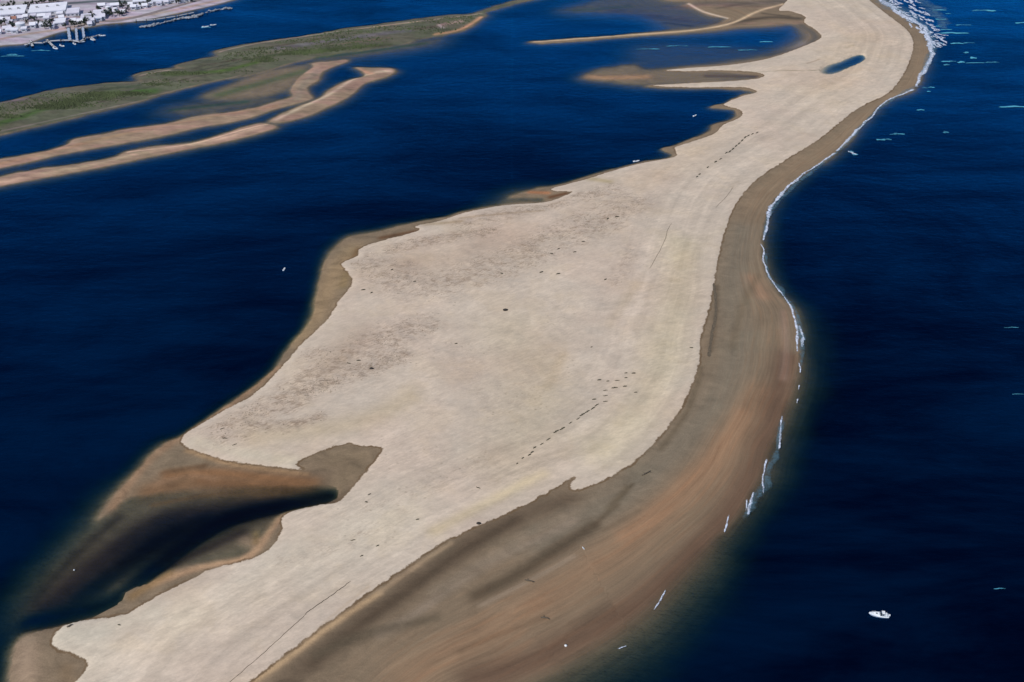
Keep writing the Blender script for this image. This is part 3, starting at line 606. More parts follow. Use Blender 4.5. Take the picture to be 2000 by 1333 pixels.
# ------------------------------------------------------------------ the motor boat in the dark water
def hull_section(x, hw, keel, deck):
    return [(x, -hw, deck), (x, -hw*.96, deck-.12), (x, -hw*.78, keel+.22), (x, 0, keel), (x, hw*.78, keel+.22), (x, hw*.96, deck-.12), (x, hw, deck), (x, hw*.80, deck+.03), (x, 0, deck+.05), (x, -hw*.80, deck+.03)]
def make_boat(name, open_boat=False):
    r = empty(name, (0, 0, 0))
    h = MB(); st = [(-3.6,.98,-.28,.62),(-3.3,1.12,-.34,.64),(-2.0,1.26,-.40,.68),(-.5,1.30,-.42,.74),(1.0,1.16,-.38,.84),(2.2,.80,-.26,.95),(3.1,.40,.02,1.05),(3.75,.07,.62,1.12)]
    h.rings([hull_section(*q) for q in st]); h.build('hull', M['gel'], r, True)
    d = MB(); d.box(-1.7, 0, .76, 2.7, 1.75, .06); d.build('deck', M['grey'], r)
    if not open_boat:
        c = MB(); c.rings([[(-.3,-.95,.80),(-.3,.95,.80),(1.9,.55,.95),(1.9,-.55,.95)],[(-.1,-.82,1.22),(-.1,.82,1.22),(1.55,.42,1.20),(1.55,-.42,1.20)]])
        cab = c.build('cabin', M['gel'], r)
        g = MB(); g.rings([[(-.55,-.90,.80),(-.50,-.90,.80),(-.50,.90,.80),(-.55,.90,.80)],[(-.75,-.78,1.45),(-.70,-.78,1.45),(-.70,.78,1.45),(-.75,.78,1.45)]]); g.build('windscreen', M['glass'], r)
        for x, y in ((-.9, -1.), (-.9, 1.), (-2.1, -1.), (-2.1, 1.)): b = MB(); b.tube((x, y, .7), (x*.97, y*.85, 2.0), .035); b.build('canopy_post', M['white'], r)
        k = MB(); k.rings([[(-2.05,-.8,2.0),(-.9,-.8,2.0),(-.9,.8,2.0),(-2.05,.8,2.0)],[(-2.0,-.74,2.1),(-.95,-.74,2.1),(-.95,.74,2.1),(-2.0,.74,2.1)]]); k.build('canopy', M['white'], r)
        q = MB(); q.box(0.9, 0, 1.22, .5, .55, .03); q.build('hatch', M['glass'], r)
        rl = MB(); P = [(1.2,-.98,1.25),(2.2,-.70,1.4),(3.0,-.36,1.5),(3.6,0,1.55),(3.0,.36,1.5),(2.2,.70,1.4),(1.2,.98,1.25)]
        for a, b2 in zip(P[:-1], P[1:]): rl.tube(a, b2, .025, n=5)
        for p in P: rl.tube(p, (p[0], p[1], .9), .02, n=5)
        rl.build('bow_rail', M['white'], r)
    for x in ((-1.35, -2.6) if not open_boat else (-1.2, -2.6, .4)):
        q = MB(); q.box(x, 0, 1.0, .45, 1.5 if x < -2 else 1.1, .42); q.box(x-.22, 0, 1.22, .10, 1.5 if x < -2 else 1.1, .35); q.build('seat', M['white'] if x < -2 else M['seat'], r)
    e = MB(); e.box(-3.85, 0, .95, .5, .42, .55, taper=.8); e.box(-3.9, 0, .2, .2, .16, 1.1); e.build('outboard_motor', M['white'], r)
    return r
boat = make_boat('motor_boat')
bx, by = G(1716, 1203)
boat.location = (bx, by, .08); boat.rotation_euler = (0, 0, R(172)); boat.scale = (.98,)*3
tag(boat, 'white motor boat alone on the near black water off the beach', 'boat')
small = []
protos = make_boat('small_boat', True)
for i, (px, py, rz, sc, lb) in enumerate([(1357,227,40,.52,'small white boat in the bay facing the notched sand shore'), (1243,316,15,.62,'small pale boat afloat right against the sandy bay shore'),
        (555,527,80,.42,'tiny bluish boat alone in dark water left of the sand flats'), (402,53.5,10,.85,'pale boat nearest the town breakwater, trailing cyan wake'), (417,50,8,.75,'pale boat just ahead of another off the breakwater end'),
        (200,71,-10,.95,'white boat by the tip of the curved jetty'), (109,96,-38,.95,'white boat at the left end of the docks'), (122,91,-36,.9,'white boat moored second from the left at the docks'),
        (146,87,-50,.8,'white boat below the widest white dock'), (160,83,10,.8,'pale boat moored between two white docks'), (181,79,-45,.85,'pale boat beside the bent jetty end')]):
    o = protos if i == 0 else copy_tree(protos)
    g = G(px, py); ring(o, (g[0], g[1], .05), R(rz), sc, lb, 'boat', 'small boats on the bay')
din = copy_tree(protos); din.name = 'dinghy'; g = G(1139, 1074)
for k in ('group',):
    if k in din: del din[k]
ring(din, (g[0], g[1], ground_z(*g)+.1), R(120), .20, 'little white dinghy pulled up on the brown wet sand', 'dinghy', None)

def buoy(px, py, sc, lb):
    g = G(px, py); r = empty('buoy', (g[0], g[1], 0), 0, sc)
    b = MB(); b.blob((0, 0, .15), (.45, .45, .4), 3, .03, 10, 6); b.build('float', M['white'], r, True)
    t_ = MB(); t_.tube((0, 0, .4), (0, 0, 1.3), .07, .04); t_.build('staff', M['dark'], r)
    tag(r, lb, 'buoy', 'small white buoys')
buoy(1105, 1262, 1.2, 'small white buoy over the submerged brown sand edge'); buoy(145, 1114, .7, 'tiny white buoy over the dim brown shoal')

# ------------------------------------------------------------------ foam along the ocean beach
def foam_material(name, c, lo, hi, sc):
    t = NT(name)
    a = t.attr('edge'); v = t.n('ShaderNodeTexVoronoi', feature='DISTANCE_TO_EDGE'); t.put(v.inputs['Vector'], t.n('ShaderNodeVectorMath', operation='ADD', i_0=t.pos(1, 1, 1), i_1=t.n('ShaderNodeVectorMath', operation='SCALE', i_0=t.noise(t.pos(), .25, 4, .6, color=True), i_Scale=9.0).outputs[0]).outputs[0]); v.inputs['Scale'].default_value = sc
    cell = t.ramp(v.outputs['Distance'], .0, .16, .35, 1); n_ = t.noise(t.pos(), .30, 6, .75)
    f = t.math('MULTIPLY', t.ramp(t.math('ADD', n_, t.math('MULTIPLY', a, .5)), lo, hi), t.math('MULTIPLY', cell, t.ramp(a, 0, .35)))
    d = t.n('ShaderNodeBsdfDiffuse'); t.put(d.inputs[0], c); tr = t.n('ShaderNodeBsdfTransparent')
    mx = t.n('ShaderNodeMixShader'); t.put(mx.inputs[0], f); t.put(mx.inputs[1], tr.outputs[0]); t.put(mx.inputs[2], d.outputs[0])
    return t.surf(mx)
def ribbon(V, Fc, A, pts, widths, z0=.10, across=6, wob_=.5, seed=0):
    """a band of foam of uneven width; widths are its visible widths in photograph pixels"""
    P = smooth(W([p for p in pts]), 10, False)
    wd = np.interp(np.linspace(0, 1, len(P)), np.linspace(0, 1, len(widths)), [w_*MPP(pts[min(i, len(pts)-1)][1]) for i, w_ in enumerate(widths)])
    T_ = np.gradient(P, axis=0); T_ /= np.linalg.norm(T_, axis=1)[:, None]+1e-9; N_ = np.stack([T_[:, 1], -T_[:, 0]], 1)
    rr = np.random.default_rng(seed); q = np.convolve(rr.uniform(-1, 1, len(P)+4), np.ones(3)/3, 'same')[2:-2]; q2 = np.convolve(rr.uniform(-1, 1, len(P)+4), np.ones(5)/5, 'same')[2:-2]
    wd = wd*(1+wob_*q*1.2); P = P+N_*(q2*wd*.5)[:, None]
    k = len(V)
    for i in range(len(P)):
        for j in range(across+1):
            s_ = j/across-.5; e = 1-abs(s_)*2; en = min(1, i/3, (len(P)-1-i)/3)
            p = P[i]+N_[i]*s_*wd[i]; V.append((p[0], p[1], max(z0, ground_z(p[0], p[1])+.04)+.12*e)); A.append(min(1, e*2.0)*max(en, .0))
    for i in range(len(P)-1):
        for j in range(across): a = k+i*(across+1)+j; Fc.append((a, a+1, a+across+2, a+across+1))
def foam_obj(name, parts, m_):
    V, Fc, A = [], [], []
    for i, (pts, wds) in enumerate(parts): ribbon(V, Fc, A, pts, wds, seed=i+5)
    me = bpy.data.meshes.new(name); me.from_pydata(V, [], Fc); me.update()
    at = me.attributes.new('edge', 'FLOAT', 'POINT'); at.data.foreach_set('value', A)
    return link(name, me, m_)
rj = random.Random(21); jumble = []
for q in range(130):
    t_ = rj.random(); v_ = rj.random()**1.3*(1-t_*.55)
    x0 = 1712+t_*112+v_*62; y0 = -12+t_*104-v_*10
    L_ = rj.uniform(7, 17); a_ = rj.uniform(.1, 1.3)
    jumble.append(([(x0, y0), (x0+L_*.5*math.cos(a_)+rj.uniform(-2, 2), y0+L_*.5*math.sin(a_)*.8), (x0+L_*math.cos(a_), y0+L_*math.sin(a_)*.8)], [rj.uniform(1, 3), rj.uniform(5, 10), rj.uniform(2, 4)]))
surf = foam_obj('surf_foam', [
 ([(1690,-30),(1725,5),(1755,25),(1790,45),(1808,62),(1818,85),(1817,112),(1808,135),(1794,155),(1788,172)], [10,20,17,18,12,14,11,11,7,8]),
 *jumble,
 ([(1786,174),(1765,184),(1738,194),(1715,211),(1702,228),(1686,243),(1668,262),(1650,280),(1632,298)], [7,6,4,4,5,6,7,7,8]),
 ([(1633,298),(1612,312),(1590,328),(1572,338),(1555,352),(1540,364),(1528,380),(1520,388),(1508,402),(1503,415),(1501,430),(1494,452),(1490,472)], [7,4,4,5,7,7,9,10,8,11,10,6,3]),
 ([(1484,476),(1492,488),(1491,502),(1494,520),(1503,540),(1514,558),(1524,572)], [2,4,4,5,4,5,3]),
 ([(1518,562),(1530,578),(1542,596),(1548,608),(1552,624),(1557,642),(1558,662),(1558,690)], [3,4,5,6,4,7,6,3]),
 ([(1560,635),(1566,650),(1569,665),(1565,680)], [4,8,9,4]),
 ([(1560,708),(1563,720),(1562,730)], [3,4,2]), ([(1561,752),(1560,764)], [3,3]), ([(1558,778),(1556,790)], [4,3]),
 ([(1527,812),(1525,835),(1523,862),(1521,880)], [3,5,6,3]), ([(1497,895),(1492,920),(1489,945),(1492,966)], [5,4,4,2]),
 ([(1472,960),(1465,985),(1459,1008)], [3,10,5]), ([(1459,975),(1457,1000)], [4,4]), ([(1424,1005),(1418,1028),(1414,1042)], [2,4,3]), ([(1300,1152),(1291,1170),(1276,1193)], [2,4,3]),
 ([(1205,1268),(1225,1262)], [3,3]),
 ([(1655,296),(1664,298),(1674,304)], [6,8,5])], foam_material('foam', (.66,.72,.86), .60, 1.05, .34))
tag(surf, 'broken white surf foam along the ocean side of the beach', 'foam', kind='stuff')
wash = foam_obj('foam_wash', [([(1720,-20),(1750,12),(1782,32),(1804,52),(1818,80),(1816,115),(1802,148)], [40,46,44,34,22,16,12]), ([(1785,-15),(1815,12),(1838,40),(1846,60)], [40,44,34,14]), ([(1790,168),(1750,190),(1705,222),(1650,285),(1590,332),(1530,382),(1504,420),(1492,470)], [10,9,9,10,9,12,12,8]),
 ([(1492,490),(1500,535),(1528,575),(1552,605),(1566,660),(1564,720)], [8,12,16,10,16,6]), ([(1528,815),(1516,880),(1494,940),(1470,990),(1450,1015)], [10,12,16,22,8])], foam_material('foam_wash', (.14,.28,.38), .48, 1.9, .12))
tag(wash, 'thin milky wash behind the surf along the ocean beach', 'foam', kind='stuff')
caps = foam_obj('whitecaps', [([(a, b+1), ((a+c)/2, b), (c, b+.5)], [w_*.6, w_, w_*.6]) for a, c, b, w_ in
 [(1820,1850,20,5),(1846,1858,27,5),(1896,1946,21,9),(1866,1898,49,6),(1982,2015,45,6),(1826,1894,65,7),(1830,1842,85,7),(1855,1882,85,7),(1880,1905,84,4),(1882,1892,103,8),(1895,1908,114,8),(1837,1868,120,6),(1842,1856,127,8),
  (1869,1885,122,8),(1884,1925,123,3),(1924,1952,122,6),(1949,2010,209,7),(1790,1806,215,5),(1736,1768,262,5),(1745,1756,262,8),(1842,1854,259,8),(1711,1742,273,8),(1658,1668,297,8),(1664,1676,302,7),(1800,1812,172,5),(1812,1826,171,4),(1810,1818,179,4),(1828,1848,38,8),(1835,1860,58,5),(1826,1840,52,7),
  (1300,1345,90,4),(1440,1480,98,5),(1482,1510,82,6),(1380,1430,92,4),(1240,1290,96,4),(0,50,110,6),(12,36,107,9),(60,100,99,5),(392,412,54,6),(1976,2000,770,3),(1960,1990,640,2),(1940,1965,1150,2)]], foam_material('whitecap_foam', (.10,.40,.55), .42, .95, .04))
tag(caps, 'cyan streaks of small breaking waves off the point', 'waves', kind='stuff')

# ------------------------------------------------------------------ dark things lying on the sand
def clump_mesh(seed, L_=1.0, leafy=True):
    rr = random.Random(seed); b = MB()
    for k in range(110):
        t_ = rr.uniform(-1, 1); x = t_*L_; y = rr.gauss(0, .28)*(1.1-abs(t_)*.7); z = abs(rr.gauss(.28, .2))*(1.15-abs(t_)*.7)
        s_ = rr.uniform(.10, .22); a = rr.uniform(0, 6.28); el = rr.uniform(-.7, .9)
        dx, dy = math.cos(a)*s_, math.sin(a)*s_
        b.add([(x-dx, y-dy, z), (x+dy*.6, y-dx*.6, z+s_*el), (x+dx, y+dy, z+s_*.5), (x-dy*.6, y+dx*.6, z-s_*.3)], [(0, 1, 2, 3)])
    b.blob((0, 0, .1), (L_*.85, .3, .3), seed, .35, 9, 5)
    return b
def shrub(seed, L_):
    r = empty('beach_shrub', (0, 0, 0))
    clump_mesh(seed, L_).build('leaves', M['shrub'], r)
    s_ = MB()
    for k in range(4): a = k*1.6+seed; s_.tube((math.cos(a)*.1, math.sin(a)*.08, -.15), (math.cos(a)*.35*L_, math.sin(a)*.25, .5), .035, .015, 5)
    s_.build('stem', M['twig'], r); return r
SH = [shrub(1, 1.0), shrub(2, 1.35), shrub(3, .8), shrub(4, 2.2)]
used = set()
def put_shrub(px, py, size_px, ang, lb, grp, kind=None):
    g = G(px, py); kind = (3 if size_px > 9 else 1 if size_px > 6 else 0 if size_px > 4 else 2) if kind is None else kind
    o = SH[kind] if kind not in used else copy_tree(SH[kind]); used.add(kind)
    L_ = (1.0, 1.35, .8, 2.2)[kind]; sc = size_px*MPP(py)/(2*L_)
    ring(o, (g[0], g[1], ground_z(*g)), ang, (sc, max(sc, .45)*.9, max(sc, .5)*.9), lb, 'shrub', grp)
line1 = [(1010,910,3),(1021,900,4),(1034,894,5),(1039,889,5),(1044,880,5),(1058,873,6),(1071,864,7),(1086,849,9),(1098,843,9),(1114,831,6),(1129,823,6),(1137,815,9),(1147,809,8),(1158,803,8),(1165,797,7),(1160,786,5),(1182,790,6),(1182,779,6),(1182,768,6),
         (1200,763,8),(1205,749,6),(1220,760,5),(1222,743,4),(1222,734,4),(1237,734,5),(1170,748,5),(1187,750,4),(1241,772,4)]
nth = ['first','second','third','fourth','fifth','sixth','seventh','eighth','ninth','tenth','eleventh','twelfth','thirteenth','fourteenth','fifteenth','sixteenth','seventeenth','eighteenth','nineteenth','twentieth',
 'twenty-first','twenty-second','twenty-third','twenty-fourth','twenty-fifth','twenty-sixth','twenty-seventh','twenty-eighth']
def ground_angle(px, py, dx, dy):
    a, b = G(px, py), G(px+dx, py+dy); return math.atan2(b[1]-a[1], b[0]-a[0])
for i, (x, y, s_) in enumerate(line1):
    a = ground_angle(x, y, 10, -6 if i < 15 else -1)
    put_shrub(x, y, s_*1.6, a, 'dark clump, %s from the lower left end of the dotted row on the lower beach' % nth[i], 'dark clumps in the long dotted row')
line2 = [(1361,349,5),(1366,344,5),(1382,331,5),(1397,321,6),(1407,315,7),(1418,303,8),(1425,300,9),(1431,295,9),(1437,289,9),(1443,284,9),(1449,278,9),(1455,272,9),(1461,269,8),(1469,266,7),(1478,263,7)]
for i, (x, y, s_) in enumerate(line2):
    put_shrub(x, y, s_*1.35, ground_angle(x, y, 10, -9 if i > 5 and i < 12 else -6), 'dark clump, %s from the lower end of the row on the narrow sand neck' % nth[i], 'dark clumps in the row on the sand neck')
lone = [(1090,540,6,'dark shrub on open sand, lowest of the scattered ones right of the crest'),(1057,537,6,'small brown shrub just left of the lowest dark one'),(1077,501,5,'upright dark shrub in the brown scrub belt'),(1091,492,5,'dark shrub up right of the upright one'),
 (1139,478,5,'dark shrub highest of its trio in the brown belt'),(1122,498,5,'thin dark shrub trailing below the trio top'),(1187,432,5,'dark shrub far up the brown slope'),(1205,429,6,'brown shrub right beside the far upslope shrub'),(1182,552,5,'greenish shrub alone right of the scrub belt'),
 (710,570,6,'brown shrub at the lower left end of the tip scrub'),(726,576,4,'tiny shrub right of the brown one at the tip scrub'),(766,532,4,'small dark shrub amid the left tip scrub'),(810,555,4,'small shrub below the left tip scrub'),(980,540,4,'faint shrub on pale sand in mid slope'),
 (459,873,7,'T-shaped dark shrub near the rounded left sand tip'),(435,841,7,'dark shrub on the rim of the rounded left tip'),(440,861,8,'curved shrub between rim and T-shaped shrub'),(682,715,7,'dark shrub left of the purplish one'),(701,710,6,'purplish shrub up left of the dark rock'),
 (891,676,4,'small brown shrub above the pale middle sand'),(934,957,7,'brown shrub on pale sand well above the oval rock'),(722,970,5,'reddish shrub near the wet hollow'),(716,985,4,'small green shrub below the reddish one'),(690,1060,7,'dark green shrub left of mid lower sand'),
 (707,1090,5,'brown shrub below the dark green one'),(738,1071,5,'thin green shrub right of the dark green one'),(816,1020,5,'small brown shrub alone on lower sand'),(234,1224,5,'small brown shrub right of the driftwood at the bottom left'),(1155,683,3,'tiny shrub on smooth sand'),
 (1350,683,5,'tiny purplish shrub close to the ragged wrack edge')]
for i, (x, y, s_, lb) in enumerate(lone): put_shrub(x, y, s_*1.4, ground_angle(x, y, 10, random.uniform(-5, 4)), lb, 'lone shrubs scattered over the sand')

for k_, o_ in enumerate(SH):
    if k_ not in used:
        for c_ in list(o_.children): bpy.data.objects.remove(c_)
        bpy.data.objects.remove(o_)
def rock(px, py, size_px, seed, lb):
    g = G(px, py); s_ = size_px*MPP(py)/2; b = MB(); b.blob((0, 0, .12*s_), (s_, s_*.62, s_*.55), seed, .14, 11, 7)
    b.blob((s_*.7, s_*.25, 0), (s_*.35, s_*.3, s_*.25), seed+1, .2, 8, 5)
    o = b.build('rock', M['rock'], None, True); o.location = (g[0], g[1], ground_z(*g)); tag(o, lb, 'rock', 'dark rocks on the sand')
rock(987, 611, 10, 1, 'black rock alone in the middle of the pale sand'); rock(726, 726, 8, 2, 'dark brown rock in the scrubby left part of the sand'); rock(935, 1026, 9, 3, 'black oval rock right on the edge of the dark wet beach')
def driftwood(px, py, size_px, ang, seed, lb):
    g = G(px, py); L_ = size_px*MPP(py); r = empty('driftwood', (g[0], g[1], ground_z(*g)+.1), ang)
    rr = random.Random(seed); t_ = MB(); P = [(-L_/2, 0, .1), (-L_/6, rr.uniform(-.2, .2), .2), (L_/5, rr.uniform(-.2, .2), .22), (L_/2, rr.uniform(-.3, .3), .15)]
    t_.rings([[(p[0], p[1]+rad*math.cos(q), p[2]+rad*math.sin(q)) for q in np.linspace(0, 6.283, 9)[:-1]] for p, rad in zip(P, (.22, .30, .24, .1))]); t_.build('log', M['drift'], r, True)
    b = MB(); b.tube(P[1], (P[1][0]-.3, P[1][1]+L_*.28, .5), .12, .04, 6); b.build('branch', M['drift'], r); b = MB(); b.tube(P[2], (P[2][0]+L_*.2, P[2][1]-L_*.2, .5), .12, .04, 6); b.build('branch', M['drift'], r)
    tag(r, lb, 'driftwood', 'driftwood pieces on the beach')
driftwood(137, 1225, 11, R(30), 1, 'dark driftwood log at the bottom left sand tip by the water'); driftwood(1065, 1211, 18, R(-10), 2, 'dark branching driftwood on the brown flats near the bottom'); driftwood(1034, 1138, 20, R(-15), 3, 'thin brown driftwood on the grey wet strip')
driftwood(1262, 927, 22, R(35), 4, 'branching driftwood high on the wet beach')

def line_mesh(name, pts, wpx, m_, seed, hgt_=.10, gap=.0):
    P = smooth(W(pts), 12, False); rr = np.random.default_rng(seed); V, Fc = [], []
    T_ = np.gradient(P, axis=0); T_ /= np.linalg.norm(T_, axis=1)[:, None]+1e-9; N_ = np.stack([T_[:, 1], -T_[:, 0]], 1)
    wm = wpx*MPP(pts[0][1])
    wv = wm*(.45+.9*np.convolve(rr.random(len(P)+4), np.ones(5)/5, 'valid'))*np.minimum(1, np.minimum(np.arange(len(P)), np.arange(len(P))[::-1])/4+.1); off = np.convolve(rr.uniform(-1, 1, len(P)+2), np.ones(3)/3, 'valid')*wm*(.6 if wpx < 5 else .12)
    for i in range(len(P)):
        c = P[i]+N_[i]*off[i]
        for s_, z in ((-.5, -.04), (-.2, hgt_), (.2, hgt_*.8), (.5, -.04)):
            p = c+N_[i]*s_*wv[i]; V.append((p[0], p[1], ground_z(*p)+z))
    for i in range(len(P)-1):
        if rr.random() < gap: continue
        for j in range(3): a = i*4+j; Fc.append((a, a+1, a+5, a+4))
    me = bpy.data.meshes.new(name); me.from_pydata(V, [], Fc); me.update(); return link(name, me, m_)
tag(line_mesh('wrack_line', [(686,1139),(668,1152),(650,1166),(632,1178),(612,1192),(596,1205)], 2.2, M['drift'], 3), 'thin dark wrack line across the pale lower sand', 'wrack line', 'seaweed lines on the sand')
tag(line_mesh('wrack_line', [(600,1203),(575,1225),(545,1252),(515,1280),(480,1310),(440,1345)], 1.8, M['weed'], 4, .05, 0), 'faint brown wrack line running on towards the bottom edge', 'wrack line', 'seaweed lines on the sand')
tag(line_mesh('wrack_line', [(1312,440),(1303,455),(1300,470),(1285,500),(1268,530)], 1.2, M['weed'], 5, .06, 0), 'short broken wrack line at the right end of the scrub', 'wrack line', 'seaweed lines on the sand')
tag(line_mesh('wrack_line', [(1394,555),(1397,580),(1398,605),(1396,630),(1390,655),(1386,685),(1384,700)], 9.0, M['weed'], 6, .04, .0), 'thick ragged brown wrack line where the wet beach begins', 'wrack line', 'seaweed lines on the sand')
tag(line_mesh('wrack_line', [(1432,368),(1420,385),(1408,398),(1396,410)], 1.3, M['weed'], 8, .05, 0), 'short faint wrack line left of the narrow wet beach', 'wrack line', 'seaweed lines on the sand')

# grass tufts: nobody could count them
def tufts(name, n, weight, m_, size, seed, cat, label):
    rr = np.random.default_rng(seed); wv = weight.ravel()*np.outer(np.gradient(ys), np.gradient(xs)).ravel(); wv = wv/wv.sum()
    ii = rr.choice(len(wv), n, p=wv); V = []; Fc = []
    px_ = XF[ii]+rr.uniform(-.6, .6, n); py_ = YF[ii]+rr.uniform(-.6, .6, n); hz = hgt.ravel()[ii]
    for x, y, z in zip(px_, py_, hz):
        s_ = size*rr.uniform(.5, 1.5); k = len(V); a0 = rr.uniform(0, 6.28)
        V.append((x, y, z+s_*rr.uniform(.5, .9)))
        m = 5
        for q in range(m):
            a = a0+q*6.283/m; r_ = s_*rr.uniform(.45, 1.0); V.append((x+r_*math.cos(a)*1.3, y+r_*math.sin(a), z-.15))
        for q in range(m): Fc.append((k, k+1+q, k+1+(q+1) % m))
    me = bpy.data.meshes.new(name); me.from_pydata(V, [], Fc); me.update()
    o = link(name, me, m_); tag(o, label, cat, kind='stuff'); return o
patchy = .12+sstep(.46, .70, fbm(X/11, Y/6, 41, 4))
tufts('beach_grass', 3500, np.clip(veg-.3, 0, 1)*patchy, M['grass'], .30, 1, 'grass', 'sparse dry beach grass tufts on the upper sand')
tufts('marsh_grass', 9000, sstep(3, 9, s_marsh)*sstep(.40, .60, fbm(X/50, Y/9, 43, 4))*np.clip(strk([(0,245),(80,220),(200,190),(300,176)], 22)+strk([(330,146),(430,140),(520,120)], 12)+strk([(560,108),(680,98),(760,90)], 8)+.06, 0, 1)*(Y < 1000), M['reed'], .8, 2, 'grass', 'green marsh grass covering the long flat island')

# ------------------------------------------------------------------ the town across the channel
def quad_house(px0, px1, py0, py1, hgt_, ang, roofm, wallm, name, lb, gable=False, nwin=4, grp=None):
    """footprint from what is seen: width in pixels, front foot of the wall at py1"""
    cx = (px0+px1)/2; a = G(px0, py1); b = G(px1, py1); wd = math.hypot(b[0]-a[0], b[1]-a[1])
    seen = (py1-py0)*MPP(py1); dp = max((seen-hgt_*.6)/.30, wd*.45, 6); dp = min(dp, wd*1.5+8)
    gx, gy = G(cx, py1); c, s_ = math.cos(ang), math.sin(ang)
    r = empty(name, (gx-s_*dp/2, gy+c*dp/2, ground_z(gx, gy)-.2), ang)
    hgt_ *= .6; w_ = MB(); w_.box(0, 0, hgt_/2, wd, dp, hgt_); w_.build('wall', wallm, r)
    f = MB()
    if gable:
        f.add([(-wd/2-.4, -dp/2-.4, hgt_), (wd/2+.4, -dp/2-.4, hgt_), (wd/2+.4, dp/2+.4, hgt_), (-wd/2-.4, dp/2+.4, hgt_), (-wd/2-.4, 0, hgt_+dp*.16+.6), (wd/2+.4, 0, hgt_+dp*.16+.6)], [(0,1,5,4),(2,3,4,5),(1,2,5),(3,0,4),(3,2,1,0)])
    else:
        f.box(0, 0, hgt_+.15, wd+.5, dp+.5, .3); f.box(0, -dp/2, hgt_+.5, wd+.5, .3, .4); f.box(0, dp/2, hgt_+.5, wd+.5, .3, .4)
    ro = f.build('roof', roofm, r)
    if not gable and wd > 20:
        for q in range(3):
            v_ = MB(); v_.box(-wd*.3+q*wd*.28, dp*.1, hgt_+.9, 2.0, 1.6, 1.2); v_.build('roof_vent', M['wallg'], ro)
    for q in range(nwin):
        x = -wd/2+wd*(q+.5)/nwin
        v_ = MB(); v_.box(x, -dp/2-.04, hgt_*.62, wd/nwin*.45, .1, hgt_*.22); v_.build('window', M['win'], r)
    d = MB(); d.box(wd*.31, -dp/2-.07, hgt_*.22, min(3, wd*.15), .12, hgt_*.44); d.build('door', M['wallg'], r)
    tag(r, lb, 'building', grp)
AN = R(16)
TB = [
 (-8,48,16,39,5.5,'roofw','wallw','warehouse','big white warehouse at the left edge of the town',0,5),(60,128,11,34,6,'roofw','wallw','warehouse','longest white warehouse, beside the dark green field',0,7),(132,155,20,36,5,'roofl','wallw','warehouse','pale square warehouse right of the longest one',0,3),
 (160,180,31,44,4.5,'roofl','wallw','house','pale lavender block right behind the docks',0,2),(107,128,40,54,4.5,'roofw','wallw','house','white flat-roofed block left of the docks',0,2),(262,290,-2,13,5,'roofw','wallw','warehouse','white warehouse right of the dark field',0,3),
 (299,343,-4,12,5.5,'roofw','wallw','warehouse','wide white warehouse behind the right hand beach',0,4),(347,372,-2,9,4.5,'roofw','wallw','house','low white block furthest right on the shore',0,2),(186,206,23,41,4,'roofl','wallw','house','slanting lavender roofed house right of the lavender block',1,2),
 (140,149,40,48,3.5,'roofw','wallg','house','small white roofed house left of its twin above the docks',1,1),(152,162,40,48,3.5,'roofw','wallg','house','small white roofed house right of its twin above the docks',1,1),(222,231,22,30,3.5,'roofl','wallg','house','small pale house on the shore by the green field',1,1),
 (236,245,23,31,3.2,'roofw','wallg','house','small white house nearest the white tank row end',1,1),(8,24,56,64,4,'roofl','wallg','house','low lavender house near the left shore',1,2),(80,96,47,54,3.5,'roofg','wallg','house','grey roofed house amid trees left of the white block',1,2),
 (60,74,49,56,3.5,'roofw','wallg','house','little white house right of the white octagon',1,1),(54,62,24,31,3.5,'roofg','wallg','house','little grey shed between two big white warehouses',1,1),(252,260,8,16,3.5,'roofw','wallg','house','small house against the warehouse right of the field',1,1),
 (375,388,-2,5,3.5,'roofl','wallg','house','last small house along the right hand shore',1,1),(4,40,-6,4,4.5,'roofl','wallw','warehouse','pale warehouse at the very top left',0,3),(60,96,-8,1,4.5,'roofl','wallw','warehouse','pale warehouse at the top behind the longest one',0,3)]
rh = random.Random(11)
for hx, hy in [(16,48),(26,46),(40,44),(52,43),(66,41),(82,40),(96,39),(118,36),(20,54),(92,46),(102,60),(84,58),(66,60),(20,68),(48,66),(172,42),(180,48),(176,52),(194,44),(200,20),(214,20),(226,20),(262,24),(272,22),(284,20),(296,16),(312,16),(326,13),(122,44),(30,70),(2,48),(-2,72)]:
    sz = rh.uniform(7, 15); TB.append((hx-sz/2, hx+sz/2, hy-sz*.45, hy, rh.uniform(4, 6), rh.choice(['roofw','roofw','roofl','roofw','roofl','roofg','roofw','roofl','roofr']), 'wallw', 'house', 'tiny house packed among the larger harbour town blocks', rh.random() < .6, 1))
for q in TB: quad_house(q[0], q[1], q[2], q[3], q[4], AN, M[q[5]], M[q[6]], q[7], q[8], q[9], q[10], 'buildings of the harbour town')
def tank(px, py, rpx, h_, lb):
    g = G(px, py); r_ = rpx*MPP(py); r = empty('storage_tank', (g[0], g[1]+r_, ground_z(*g)-.2))
    b = MB(); b.tube((0, 0, 0), (0, 0, h_), r_, r_, 20); b.build('wall', M['tank'], r); c = MB(); c.tube((0, 0, h_), (0, 0, h_+r_*.22), r_*1.02, r_*.1, 20); c.build('roof', M['roofw'], r)
    tag(r, lb, 'tank', 'white storage tanks by the shore')
tank(39, 62, 9, 5, 'white round tank among the left shore houses'); tank(212, 27, 5, 4.5, 'white oval topped tank left of its pair'); tank(226, 30, 4.4, 4.5, 'white oval topped tank right of its pair')

